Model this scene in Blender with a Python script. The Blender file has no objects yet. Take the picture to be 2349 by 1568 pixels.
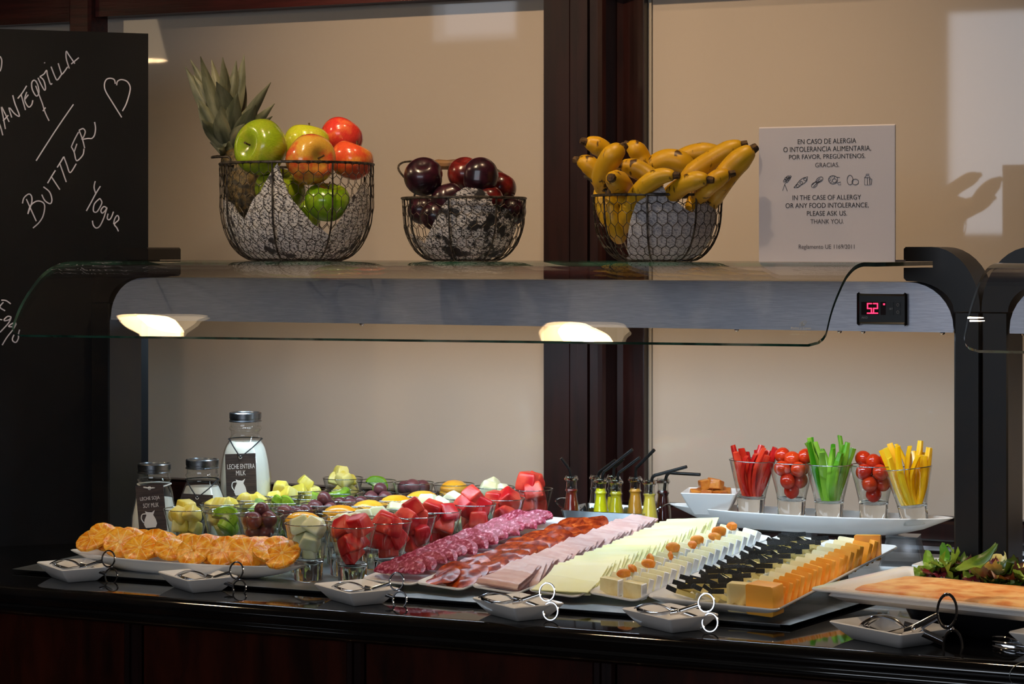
import bpy, math, random
from math import sin, cos, pi, radians
from mathutils import Vector, Matrix, noise

scene = bpy.context.scene
col = scene.collection
random.seed(11)
V = Vector

# ------------------------------------------------------------------ camera
F = 5200.0; CX = 1174.5; YH = 575.0
TH = math.atan(F / 11275.0)
SN, CS = math.sin(TH), math.cos(TH)
ZC = 1.46          # eye height
ZT = 0.92          # counter top
ZP = 0.930         # cold plate top
ZG = ZC - 0.017    # glass shelf top

cam = bpy.data.cameras.new('camera')
cam.sensor_width = 36.0
cam.lens = 36.0 * F / 2349.0
cam.shift_y = -(784.0 - YH) / 2349.0
cam.clip_start = 0.05
camo = bpy.data.objects.new('camera', cam)
col.objects.link(camo)
camo.location = (0, 0, ZC)
camo.rotation_euler = (pi / 2, 0, TH)
scene.camera = camo

# ------------------------------------------------------------------ colour management, world
vs = scene.view_settings
vs.view_transform = 'Standard'; vs.look = 'None'; vs.gamma = 1.0
vs.use_curve_mapping = False
vs.exposure = 0.2
scene.cycles.transparent_max_bounces = 64
scene.cycles.max_bounces = 14
scene.cycles.transmission_bounces = 12
scene.cycles.caustics_refractive = True

world = bpy.data.worlds.new('world'); scene.world = world
world.use_nodes = True
bg = world.node_tree.nodes['Background']
bg.inputs[0].default_value = (0.55, 0.62, 0.75, 1)
bg.inputs[1].default_value = 0.05

def lamp(name, kind, loc, energy, color, target=None, size=None, size_y=None, spot=None, blend=0.5):
    l = bpy.data.lights.new(name, kind)
    l.energy = energy; l.color = color
    if kind == 'AREA':
        l.shape = 'RECTANGLE'; l.size = size; l.size_y = size_y or size
    else:
        l.shadow_soft_size = size or 0.05
    if spot:
        l.spot_size = radians(spot); l.spot_blend = blend
    o = bpy.data.objects.new(name, l); col.objects.link(o)
    o.location = loc
    if target is not None:
        o.rotation_euler = (V(target) - V(loc)).to_track_quat('-Z', 'Y').to_euler()
    return o

COOL = (0.60, 0.82, 1.0); WARM = (1.0, 0.70, 0.42); DAY = (0.80, 0.88, 1.0)
# daylight through the two windows of the wall behind the camera (both mirrored in the glass panels)
lamp('window_front_offscreen', 'AREA', (-0.95, -3.95, 2.15), 46, DAY, (-0.95, 4, 2.15), 4.1, 1.2)
lamp('window_front_far_offscreen', 'AREA', (-5.85, -3.95, 2.85), .7, DAY, (-5.85, 4, 2.85), 0.55, 0.28)
# warm downlights in the ceiling above the shelf (their points of light show in the curved glass)
lamp('ceiling_spot_middle_offscreen', 'SPOT', (-1.80, 2.40, 2.97), 122, WARM, (-1.78, 4.0, 1.80), 0.04, spot=54, blend=0.9)
lamp('ceiling_spot_right_offscreen', 'SPOT', (-1.10, 2.90, 2.97), 42, WARM, (-1.1, 3.6, 1.4), 0.04, spot=75, blend=0.9)

def ray(x, y):
    u = (x - CX) / F
    return V((-SN + u * CS, CS + u * SN, (YH - y) / F))
EYE = V((0, 0, ZC))
def PZ(x, y, z):
    d = ray(x, y); return EYE + d * ((z - ZC) / d.z)
def PY(x, y, Y):
    d = ray(x, y); return EYE + d * (Y / d.y)
def PX(x, y, X):
    d = ray(x, y); return EYE + d * (X / d.x)
def PD(x, y, D):
    return EYE + ray(x, y) * D
def XatY(x, Y):
    return PY(x, 0, Y).x

# ------------------------------------------------------------------ mesh helpers
class MB:
    def __init__(self):
        self.v = []; self.f = []
    def add(self, vs, fs):
        b = len(self.v)
        self.v += [tuple(p) for p in vs]
        self.f += [tuple(i + b for i in f) for f in fs]
        return self
    def box(self, a, b):
        x0, y0, z0 = a; x1, y1, z1 = b
        return self.add([(x0,y0,z0),(x1,y0,z0),(x1,y1,z0),(x0,y1,z0),(x0,y0,z1),(x1,y0,z1),(x1,y1,z1),(x0,y1,z1)],
                        [(0,3,2,1),(4,5,6,7),(0,1,5,4),(1,2,6,5),(2,3,7,6),(3,0,4,7)])
    def loft(self, rings, cap0=True, cap1=True, closed=False):
        n = len(rings[0]); b = len(self.v); m = len(rings)
        for r in rings: self.v += [tuple(p) for p in r]
        for i in range(m if closed else m - 1):
            a0 = b + i * n; a1 = b + ((i + 1) % m) * n
            for j in range(n):
                k = (j + 1) % n
                self.f.append((a0 + j, a0 + k, a1 + k, a1 + j))
        if not closed:
            if cap0: self.f.append(tuple(b + j for j in range(n - 1, -1, -1)))
            if cap1: self.f.append(tuple(b + (m - 1) * n + j for j in range(n)))
        return self
    def grid(self, rows):
        n = len(rows[0]); b = len(self.v)
        for r in rows: self.v += [tuple(p) for p in r]
        for i in range(len(rows) - 1):
            for j in range(n - 1):
                self.f.append((b + i*n + j, b + i*n + j + 1, b + (i+1)*n + j + 1, b + (i+1)*n + j))
        return self
    def lathe(self, prof, n=28):
        rings = [[(r * cos(2*pi*j/n), r * sin(2*pi*j/n), z) for j in range(n)] for r, z in prof]
        return self.loft(rings, True, True)
    def tube(self, pts, rad, n=6, closed=False, flat=None, caps=True):
        pts = [V(p) for p in pts]; m = len(pts)
        if not hasattr(rad, '__len__'): rad = [rad] * m
        tang = []
        for i in range(m):
            if closed: t = pts[(i+1) % m] - pts[i-1]
            else: t = pts[min(i+1, m-1)] - pts[max(i-1, 0)]
            tang.append(t.normalized() if t.length > 1e-9 else V((0,0,1)))
        ref = V((0,0,1)) if abs(tang[0].z) < 0.9 else V((1,0,0))
        if flat is not None: ref = V(flat)
        nrm = (ref - tang[0] * ref.dot(tang[0])).normalized()
        rings = []
        for i in range(m):
            t = tang[i]
            nrm = (nrm - t * nrm.dot(t))
            nrm = nrm.normalized() if nrm.length > 1e-9 else t.orthogonal().normalized()
            bn = t.cross(nrm)
            rings.append([pts[i] + (nrm * cos(2*pi*j/n) + bn * sin(2*pi*j/n)) * rad[i] for j in range(n)])
        return self.loft(rings, caps, caps, closed)
    def prism(self, poly, a0, a1, axis='Y'):
        def p(q, t):
            if axis == 'Y': return (q[0], t, q[1])
            if axis == 'X': return (t, q[0], q[1])
            return (q[0], q[1], t)
        return self.loft([[p(q, a0) for q in poly], [p(q, a1) for q in poly]])
    def xform(self, M):
        self.v = [tuple(M @ V(p)) for p in self.v]; return self
    def jitter(self, amp, freq=40.0, seed=0.0):
        out = []
        for p in self.v:
            q = V(p); d = noise.noise_vector(q * freq + V((seed, seed*1.7, -seed)))
            out.append(tuple(q + d * amp))
        self.v = out; return self
    def mesh(self, name, mat=None, smooth=True, angle=35):
        me = bpy.data.meshes.new(name)
        me.from_pydata(self.v, [], self.f)
        me.validate(); me.update()
        fix_normals(me)
        if smooth:
            me.polygons.foreach_set('use_smooth', [True] * len(me.polygons))
            me.set_sharp_from_angle(angle=radians(angle))
        if mat: me.materials.append(mat)
        return me

import bmesh
def fix_normals(me):
    bm = bmesh.new(); bm.from_mesh(me)
    bmesh.ops.remove_doubles(bm, verts=bm.verts, dist=1e-6)
    bmesh.ops.recalc_face_normals(bm, faces=bm.faces)
    bm.to_mesh(me); bm.free()

def link(name, data, parent=None, mx=None):
    o = bpy.data.objects.new(name, data); col.objects.link(o)
    if parent is not None: o.parent = parent
    if mx is not None: o.matrix_local = mx
    return o
def tag(o, label, cat, group=None):
    o['label'] = label; o['category'] = cat
    if group: o['group'] = group
    return o
def thing(name, data, label, cat, group=None, mx=None):
    return tag(link(name, data, None, mx), label, cat, group)
def struct(name, data, parent=None, mx=None):
    o = link(name, data, parent, mx)
    o['kind'] = 'structure'
    return o
def T(x, y=None, z=None):
    return Matrix.Translation(V((x, y, z)) if y is not None else V(x))
def Rz(d): return Matrix.Rotation(radians(d), 4, 'Z')
def Rx(d): return Matrix.Rotation(radians(d), 4, 'X')
def Ry(d): return Matrix.Rotation(radians(d), 4, 'Y')
def Sc(x, y=None, z=None):
    if y is None: y = z = x
    return Matrix.Diagonal((x, y, z, 1))
def frame(o, ex, ey, ez):
    m = Matrix.Identity(4)
    for i, e in enumerate((ex, ey, ez)): m.col[i][:3] = e
    m.col[3][:3] = o
    return m
def jit(a): return random.uniform(-a, a)

def rrect(w, l, r, n=5, z=0.0):
    pts = []
    for cx, cy, a0 in ((w/2 - r, l/2 - r, 0), (-w/2 + r, l/2 - r, 90), (-w/2 + r, -l/2 + r, 180), (w/2 - r, -l/2 + r, 270)):
        for k in range(n + 1):
            a = radians(a0 + 90.0 * k / n)
            pts.append((cx + r * cos(a), cy + r * sin(a), z))
    return pts
def tray(w, l, h, base_w, base_l, t=0.004, r=0.008, lip=0.0, foot=0.0):
    """rectangular dish with flared walls, origin at the base centre"""
    m = MB(); rb = max(0.004, r * 0.8)
    rings = [rrect(base_w - .01, base_l - .01, rb, z=0.0), rrect(base_w, base_l, rb, z=0.001)]
    rings.append(rrect((base_w + w) / 2, (base_l + l) / 2, r, z=h * 0.45))
    if lip:
        rings.append(rrect(w - 2*lip, l - 2*lip, r, z=h - t))
    rings.append(rrect(w - .001, l - .001, r, z=h - t * .8))
    rings.append(rrect(w, l, r, z=h - t * 0.4))
    rings.append(rrect(w - .002, l - .002, r, z=h))
    if lip: rings.append(rrect(w - 2*lip - .004, l - 2*lip - .004, r, z=h - .001))
    rings.append(rrect(w - 2*t - 2*lip, l - 2*t - 2*lip, max(.003, r - t*.3), z=h - t * 0.6))
    rings.append(rrect((base_w + w) / 2 - 2*t - lip, (base_l + l) / 2 - 2*t - lip, max(.003, r - t*.5), z=h * 0.45 + t*.6))
    rings.append(rrect(base_w - 1.2*t, base_l - 1.2*t, max(.003, rb - t*.3), z=t * 1.3))
    rings.append(rrect(base_w - 4*t, base_l - 4*t, max(.003, rb - t*.3), z=t))
    return m.loft(rings)

# ------------------------------------------------------------------ materials
def lin(c):
    if isinstance(c, str):
        c = tuple(int(c[i:i+2], 16) / 255 for i in (0, 2, 4))
    return tuple((x / 12.92 if x <= 0.04045 else ((x + 0.055) / 1.055) ** 2.4) for x in c) + (1,)
def M(name, c1, c2=None, ns=30, lo=.42, hi=.58, rough=.5, metal=0, ior=1.45, sss=0, sssr=(.01,.006,.004), coat=0,
      bump=0, bs=None, emis=None, es=1, stretch=None, c3=None, detail=3, spec=None, rot=None, trans=0):
    m = bpy.data.materials.new(name); m.use_nodes = True
    nt = m.node_tree; p = nt.nodes['Principled BSDF']; L = nt.links.new
    p.inputs['Base Color'].default_value = lin(c1)
    p.inputs['Roughness'].default_value = rough
    p.inputs['Metallic'].default_value = metal
    p.inputs['IOR'].default_value = ior
    if trans: p.inputs['Transmission Weight'].default_value = trans
    if spec is not None: p.inputs['Specular IOR Level'].default_value = spec
    if coat:
        p.inputs['Coat Weight'].default_value = coat; p.inputs['Coat Roughness'].default_value = .05
    if sss:
        p.inputs['Subsurface Weight'].default_value = sss
        p.inputs['Subsurface Radius'].default_value = sssr
        p.inputs['Subsurface Scale'].default_value = 1.0
    if emis:
        p.inputs['Emission Color'].default_value = lin(emis); p.inputs['Emission Strength'].default_value = es
    if c2 or bump:
        tc = nt.nodes.new('ShaderNodeTexCoord'); oi = nt.nodes.new('ShaderNodeObjectInfo')
        mul = nt.nodes.new('ShaderNodeMath'); mul.operation = 'MULTIPLY'; mul.inputs[1].default_value = 37.0
        L(oi.outputs['Random'], mul.inputs[0])
        ad = nt.nodes.new('ShaderNodeVectorMath'); ad.operation = 'ADD'
        L(tc.outputs['Object'], ad.inputs[0]); L(mul.outputs[0], ad.inputs[1])
        vec = ad.outputs[0]
        if stretch or rot:
            mp = nt.nodes.new('ShaderNodeMapping')
            if stretch: mp.inputs['Scale'].default_value = stretch
            if rot: mp.inputs['Rotation'].default_value = rot
            L(vec, mp.inputs[0]); vec = mp.outputs[0]
    if c2:
        nz = nt.nodes.new('ShaderNodeTexNoise'); nz.inputs['Scale'].default_value = ns; nz.inputs['Detail'].default_value = detail
        L(vec, nz.inputs['Vector'])
        cr = nt.nodes.new('ShaderNodeValToRGB'); e = cr.color_ramp.elements
        e[0].position = lo; e[0].color = lin(c1); e[1].position = hi; e[1].color = lin(c2)
        if c3:
            x = e.new(min(.98, hi + (hi - lo) * .6 + .03)); x.color = lin(c3)
        L(nz.outputs['Fac'], cr.inputs[0]); L(cr.outputs[0], p.inputs['Base Color'])
    if bump:
        nb = nt.nodes.new('ShaderNodeTexNoise'); nb.inputs['Scale'].default_value = bs or ns; nb.inputs['Detail'].default_value = 4
        L(vec, nb.inputs['Vector'])
        bp = nt.nodes.new('ShaderNodeBump'); bp.inputs['Strength'].default_value = 1.0; bp.inputs['Distance'].default_value = bump
        L(nb.outputs['Fac'], bp.inputs['Height']); L(bp.outputs[0], p.inputs['Normal'])
    return m
def thin_glass(name, tint=(.96, .98, .97), edge=.75, base=.035, rough=0.0, power=3.2):
    """clear thin glass: straight-through transmission with mirror reflection that grows at grazing angles"""
    m = bpy.data.materials.new(name); m.use_nodes = True
    nt = m.node_tree; nt.nodes.clear(); L = nt.links.new
    out = nt.nodes.new('ShaderNodeOutputMaterial'); mx = nt.nodes.new('ShaderNodeMixShader')
    tr = nt.nodes.new('ShaderNodeBsdfTransparent'); gl = nt.nodes.new('ShaderNodeBsdfGlossy')
    tr.inputs[0].default_value = tint + (1,)
    gl.inputs['Roughness'].default_value = rough
    lw = nt.nodes.new('ShaderNodeLayerWeight'); lw.inputs['Blend'].default_value = .5
    pw = nt.nodes.new('ShaderNodeMath'); pw.operation = 'POWER'; pw.inputs[1].default_value = power
    ma = nt.nodes.new('ShaderNodeMath'); ma.operation = 'MULTIPLY_ADD'; ma.inputs[1].default_value = edge; ma.inputs[2].default_value = base
    L(lw.outputs['Facing'], pw.inputs[0]); L(pw.outputs[0], ma.inputs[0]); L(ma.outputs[0], mx.inputs[0])
    L(tr.outputs[0], mx.inputs[1]); L(gl.outputs[0], mx.inputs[2]); L(mx.outputs[0], out.inputs[0])
    return m
def solid_glass(name, color=(.95, .98, .97), ior=1.45, rough=0):
    m = bpy.data.materials.new(name); m.use_nodes = True
    p = m.node_tree.nodes['Principled BSDF']
    p.inputs['Base Color'].default_value = color + (1,)
    p.inputs['Transmission Weight'].default_value = 1; p.inputs['Roughness'].default_value = rough; p.inputs['IOR'].default_value = ior
    return m

MT = {}
MT['white'] = M('white_porcelain', 'E9E6E3', rough=.12, ior=1.5)
MT['steel'] = M('brushed_steel', 'CCD0DC', 'BCC0CE', ns=40, rough=.5, metal=1, stretch=(1, 30, 30))
MT['steel_top'] = M('worn_steel', 'B4B8BA', '8F9496', ns=14, rough=.42, metal=1, bump=.0002, bs=160)
MT['chrome'] = M('polished_steel', 'C4C6CA', rough=.12, metal=1)
MT['black_paint'] = M('black_satin_paint', '08080A', '0F0C0A', ns=25, rough=.38, ior=1.4)
MT['granite'] = M('black_granite', '060607', '0B0B0D', ns=600, rough=.055, ior=1.55)
MT['wood'] = M('mahogany_panel', '1E0804', '48190B', ns=7, lo=.35, hi=.75, rough=.25, stretch=(3.2, 3.2, .8), detail=5)
MT['wood_dark'] = M('dark_mahogany', '170706', '210C0A', ns=9, rough=.3, stretch=(6, 6, .6), detail=4)
MT['wood_red'] = M('red_mahogany_frame', '35110F', '481A17', ns=12, rough=.28, stretch=(.5, 6, 8), detail=4, bump=.0004, bs=30)
MT['pane'] = M('lacquered_glass', 'A69C92', rough=.03, ior=1.5)
MT['chalkboard'] = M('black_chalkboard', '07070A', '0A0A0D', ns=6, rough=.55, ior=1.3)
MT['chalk'] = M('white_chalk_marker', 'D8D3DE', rough=.8)
MT['black'] = M('black_plastic', '0B0B0C', rough=.3)
MT['matte_black'] = M('matte_black_enamel', '121214', rough=.45)
MT['glass'] = thin_glass('clear_glass', (.90, .93, .92), edge=.85, base=.06, power=2.2)
MT['bottle_glass'] = thin_glass('bottle_glass', (.975, .985, .98), edge=.7, base=.05, power=2.6)
MT['shelf_glass'] = thin_glass('shelf_glass', (.95, .957, .955), edge=.8, base=.06)
MT['glass_edge'] = M('green_glass_edge', '1E4236', '356A58', ns=30, rough=.08, ior=1.5)
MT['base_glass'] = solid_glass('thick_glass')
MT['wire'] = M('aged_iron_wire', '2A2521', '5A5148', ns=120, rough=.5, metal=.6)
MT['ink'] = M('black_ink', '1B1718', rough=.6)
MT['card'] = M('white_card', 'CAC3C7', rough=.35)

ORD = ['first', 'second', 'third', 'fourth', 'fifth', 'sixth', 'seventh', 'eighth', 'ninth', 'tenth', 'eleventh', 'twelfth', 'thirteenth', 'fourteenth', 'fifteenth', 'sixteenth', 'seventeenth', 'eighteenth', 'nineteenth', 'twentieth',
       'twenty-first', 'twenty-second', 'twenty-third', 'twenty-fourth', 'twenty-fifth', 'twenty-sixth', 'twenty-seventh', 'twenty-eighth']

def soften(me, it=1, smooth=.45, mix=.35):
    bm = bmesh.new(); bm.from_mesh(me)
    for _ in range(it):
        bmesh.ops.triangulate(bm, faces=[f for f in bm.faces if len(f.verts) > 4])
        bmesh.ops.subdivide_edges(bm, edges=bm.edges[:], cuts=1, use_grid_fill=True, smooth=0)
    for _ in range(2): bmesh.ops.smooth_vert(bm, verts=bm.verts[:], factor=smooth, use_axis_x=True, use_axis_y=True, use_axis_z=True)
    bm.to_mesh(me); bm.free()
    me.polygons.foreach_set('use_smooth', [True] * len(me.polygons)); me.set_sharp_from_angle(angle=radians(50))
    return me
# ================================================================== THE SETTING
YW = 4.10
def plane_mesh(name, pts, mat):
    return MB().add(pts, [tuple(range(len(pts)))]).mesh(name, mat, smooth=False)
MT['floor'] = M('brown_floor', '3A2A20', '49352A', ns=5, rough=.35)
MT['plaster'] = M('tan_plaster', '8A7A68', '93836F', ns=8, rough=.8)
MT['ceiling'] = M('ceiling_plaster', 'A59A8C', rough=.9)
struct('floor', MB().box((-8, -4, -.05), (4, 5, 0)).mesh('floor', MT['floor'], False))
struct('ceiling', MB().box((-8, -4, 3.0), (4, 5, 3.05)).mesh('ceiling', MT['ceiling'], False))
struct('wall_left', MB().box((-8.1, -4, 0), (-8, 5, 3)).mesh('wall_left', MT['plaster'], False))
struct('wall_right', MB().box((4, -4, 0), (4.1, 5, 3)).mesh('wall_right', MT['plaster'], False))
# wall behind the camera with its two window openings
wf = MB()
wf.box((-8, -4.1, 0), (-6.15, -4, 3)).box((-6.15, -4.1, 0), (-5.55, -4, 2.7)).box((-5.55, -4.1, 0), (-3.05, -4, 3))
wf.box((-3.05, -4.1, 0), (1.15, -4, 1.5)).box((-3.05, -4.1, 2.8), (1.15, -4, 3)).box((1.15, -4.1, 0), (4, -4, 3))
struct('wall_front', wf.mesh('wall_front', MT['plaster'], False))
def window(name, x0, x1, z0, z1):
    w = struct(name, MB().prism([(x0, z0), (x1, z0), (x1, z1), (x0, z1)], -4.08, -4.07).mesh(name, M('daylit_pane', 'DDE4EE', emis='DCE6F5', es=1.5, rough=.1), False))
    f = MB()
    for a, b in (((x0, z0), (x1, z0 + .05)), ((x0, z1 - .05), (x1, z1)), ((x0, z0), (x0 + .05, z1)), ((x1 - .05, z0), (x1, z1))):
        f.box((a[0], -4.06, a[1]), (b[0], -3.98, b[1]))
    link('window_frame', f.mesh('window_frame', MT['wood_dark'], False), w)
window('window_1', -3.05, 1.15, 1.5, 2.8)
window('window_2', -6.15, -5.55, 2.7, 3.0)

# partition behind the buffet: backing, two lacquered glass panels, frame members
zr = ZC - 0.4845                     # top of the bottom rail
zb = ZC + 0.503                      # underside of the head beam
struct('wall_back', MB().box((-8, YW + .03, 0), (4, YW + .12, 3)).mesh('wall_back', MT['plaster'], False))
xm0, xm1 = XatY(197, YW), XatY(247, YW)
xp0, xp1 = XatY(1266, YW), XatY(1492, YW)
def panel(name, x0, x1, z0=zr, z1=zb):
    struct(name, MB().box((x0, YW, z0 - .02), (x1, YW + .028, z1 + .02)).mesh(name, MT['pane'], False))
panel('window_3', xm1 - .01, xp0 + .02)
panel('window_4', xp1 - .02, 1.6)
panel('window_5', -5.2, xm0 + .01)
# head beam with a stepped lower edge
beam = [(YW - .045, zb), (YW - .045, zb + .055), (YW - .058, zb + .060), (YW - .058, 3.0), (YW + .03, 3.0), (YW + .03, zb)]
struct('trim_1', MB().prism(beam, xm1, 2.4, 'X').mesh('trim_1', MT['wood_red'], False))
beam2 = [(YW - .035, zb - .006), (YW - .035, zb + .05), (YW - .05, zb + .055), (YW - .05, 3.0), (YW + .03, 3.0), (YW + .03, zb - .006)]
struct('trim_2', MB().prism(beam2, -5.2, xm0, 'X').mesh('trim_2', MT['wood_red'], False))
struct('trim_3', MB().prism([(xm0, YW - .06), (xm0 + .006, YW - .066), (xm1 - .006, YW - .066), (xm1, YW - .06), (xm1, YW + .03), (xm0, YW + .03)], ZT, 3.0, 'Z').mesh('trim_3', MT['wood_red'], False))
# bottom rail
rail = [(YW - .03, zr), (YW + .03, zr), (YW + .03, ZT - .02), (YW - .03, ZT - .02), (YW - .03, zr - .012), (YW - .024, zr - .006)]
struct('trim_4', MB().prism(rail, -5.2, 2.4, 'X').mesh('trim_4', MT['wood_dark'], False))
st = MB()
st.box((-5, YW - .036, ZT + .013), (1.5, YW - .029, ZT + .016)).box((-5, YW - .042, ZT), (1.5, YW - .029, ZT + .004))
struct('trim_5', st.mesh('trim_5', MT['chrome'], False))
# dark door jamb between the glass panels, a stack of mouldings
def jx(px): return XatY(px, YW)
jp = [(jx(1266), YW), (jx(1266), YW - .040), (jx(1314.5), YW - .040), (jx(1315), YW - .044), (jx(1326), YW - .044), (jx(1327), YW - .041),
      (jx(1328), YW - .044), (jx(1345), YW - .044), (jx(1346), YW - .046), (jx(1368), YW - .046), (jx(1369), YW - .030), (jx(1375), YW - .030),
      (jx(1376), YW - .050), (jx(1394), YW - .050), (jx(1395), YW - .053), (jx(1406), YW - .055), (jx(1412), YW - .050), (jx(1421), YW - .012),
      (jx(1432), YW - .006), (jx(1460), YW - .014), (jx(1484), YW - .020), (jx(1486), YW - .026), (jx(1489), YW - .026), (jx(1489.5), YW + .02), (jx(1266), YW + .02)]
struct('trim_6', MB().prism(jp, ZT, 3.0, 'Z').mesh('trim_6', MT['wood_dark'], False))
struct('trim_7', MB().box((jx(1489.5), YW - .006, ZT + .02), (jx(1497), YW + .01, 3.0)).mesh('trim_7', M('grey_sealant', '8A8378', rough=.6), False))

# ================================================================== BUFFET COUNTER
YF = 2.982
counter = link('buffet_counter', None)
tag(counter, 'long buffet counter with polished black granite top and dark mahogany front', 'counter')
nose = [(YW - .02, ZT), (YF + .006, ZT)]
for k in range(1, 8):
    a = radians(90 + 12.5 * k); nose.append((YF + .006 + .017 * cos(a), ZT - .017 + .017 * sin(a)))
nose += [(YF - .0105, ZT - .022), (YF - .0085, ZT - .025)]
for k in range(0, 9):
    a = radians(150 + 13.0 * k); nose.append((YF + .006 + .017 * cos(a), ZT - .034 + .013 * sin(a)))
nose += [(YF + .012, ZT - .049), (YW - .02, ZT - .049)]
link('worktop', MB().prism(nose, -4.2, 1.6, 'X').mesh('worktop', MT['granite'], True, 40), counter)
jn = [q for q in nose[1:-1]]
link('joint', MB().tube([(-.652 + (y_ - (YF - .011)) * 1.0, y_ - .0002 if y_ < YF + .006 else y_, z_ + .0001) for y_, z_ in [(YF + .20, ZT)] + jn], .0007, 5).mesh('joint', MT['steel_top']), counter)
YP = 3.02
pil = [(-4.2, -4.14), (XatY(288, YP), XatY(328, YP)), (XatY(797, YP), XatY(838, YP)), (XatY(1362, YP), XatY(1413, YP)), (XatY(1960, YP), XatY(2015, YP)), (XatY(2600, YP), XatY(2650, YP))]
for i in range(len(pil) - 1):
    x0, x1 = pil[i][1] + .002, pil[i + 1][0] - .002
    m = MB().box((x0, YP, .02), (x1, YP + .02, ZT - .045))
    link('front_panel', m.mesh('front_panel', MT['wood'], False), counter)
for a, b in pil:
    m = MB().prism([(a, YP + .02), (a, YP - .004), (a + .004, YP - .008), (a + .012, YP - .008), (a + .014, YP - .004), (b - .014, YP - .004), (b - .012, YP - .008), (b - .004, YP - .008), (b, YP - .004), (b, YP + .02)], .02, ZT - .045, 'Z')
    link('pilaster', m.mesh('pilaster', MT['wood_dark'], False), counter)
link('carcass', MB().box((-4.2, YP + .02, 0.0), (1.6, YW - .03, ZT - .045)).mesh('carcass', MT['wood_dark'], False), counter)

# cold plate: low steel slab on a black plinth, bevelled edge
cxl, cxr = -2.355, -.9945
y0c, y1c = 3.104, 3.93
def cq(off, z, sl=0.149):
    return [(cxl + off, y0c + off, z), (cxr - off, y0c + off, z), (cxr - off + sl * (y1c - y0c), y1c - off, z), (cxl + off, y1c - off, z)]
cp = thing('cold_plate', MB().loft([cq(.012, ZT + .005), cq(0, ZT + .006), cq(0, ZT + .0065), cq(.012, ZP - .001), cq(.030, ZP), cq(.05, ZP)]).mesh('cold_plate', MT['steel_top'], True, 20),
           'low stainless steel cooling plate with a sloping rim on the black counter', 'cooling plate')
link('plinth', MB().loft([cq(.022, ZT), cq(.022, ZT + .0055)]).mesh('plinth', MT['black'], False), cp)

# ================================================================== CANOPIES
Y0 = 3.40; YB = 3.505
def arch_profile(xi, xo, xt):
    """side arm in the X-Z plane: xi inner face, xo outer face, xt tip (over the food)"""
    d = 1 if xo > xi else -1
    zt, zs, zj = ZC + .006, ZG, ZC - .092
    pts = [(xi, zj), (xo, zj)]
    rx, rz = abs(xo - xt) * .64, zt - zj - .0
    for k in range(1, 11):
        a = radians(9.0 * k); pts.append((xo - d * rx * (1 - cos(a)), zj + rz * sin(a)))
    pts += [(xt + d * .003, zt), (xt, zt - .003), (xt, zs + .001), (xt + d * .045, zs + .001), (xt + d * .045, zs - .009), (xt, zs - .009), (xt, ZC - .042)]
    r2x = abs(xi - xt); r2z = (ZC - .046) - zj
    pts.append((xt + d * .004, ZC - .046))
    for k in range(1, 9):
        a = radians(90 - 10.0 * k); pts.append((xi - d * (r2x - .008) * (1 - cos(a)), zj + r2z * sin(a)))
    return pts
def steel_profile(x0, x1, zb_=ZC - .124, zt=ZC - .048, r=.070):
    p = [(x0, zb_), (x1, zb_)]
    for k in range(0, 9): 
        a = radians(11.25 * k); p.append((x1 - r * (1 - cos(a)), zt - r + r * sin(a)))
    for k in range(8, -1, -1):
        a = radians(11.25 * k); p.append((x0 + r * (1 - cos(a)), zt - r + r * sin(a)))
    return p
GP = [(2.952, -.130), (2.9675, -.110), (2.985, -.089), (3.005, -.0715), (3.027, -.0560), (3.047, -.0435), (3.068, -.0335), (3.10, -.0235), (3.137, -.0180), (3.17, -.017), (3.21, -.017), (3.27, -.017), (3.36, -.017), (3.46, -.017), (3.58, -.017)]
def smooth_profile(P, n=4):
    out = []
    for i in range(len(P) - 1):
        p0, p1, p2, p3 = P[max(i-1, 0)], P[i], P[i+1], P[min(i+2, len(P)-1)]
        for k in range(n):
            t = k / n
            f = lambda a, b, c_, d: .5 * (2*b + (c_-a)*t + (2*a-5*b+4*c_-d)*t*t + (3*b-a-3*c_+d)*t**3)
            out.append((f(p0[0], p1[0], p2[0], p3[0]), f(p0[1], p1[1], p2[1], p3[1])))
    out.append(P[-1]); return out
GS = smooth_profile(GP)
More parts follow.
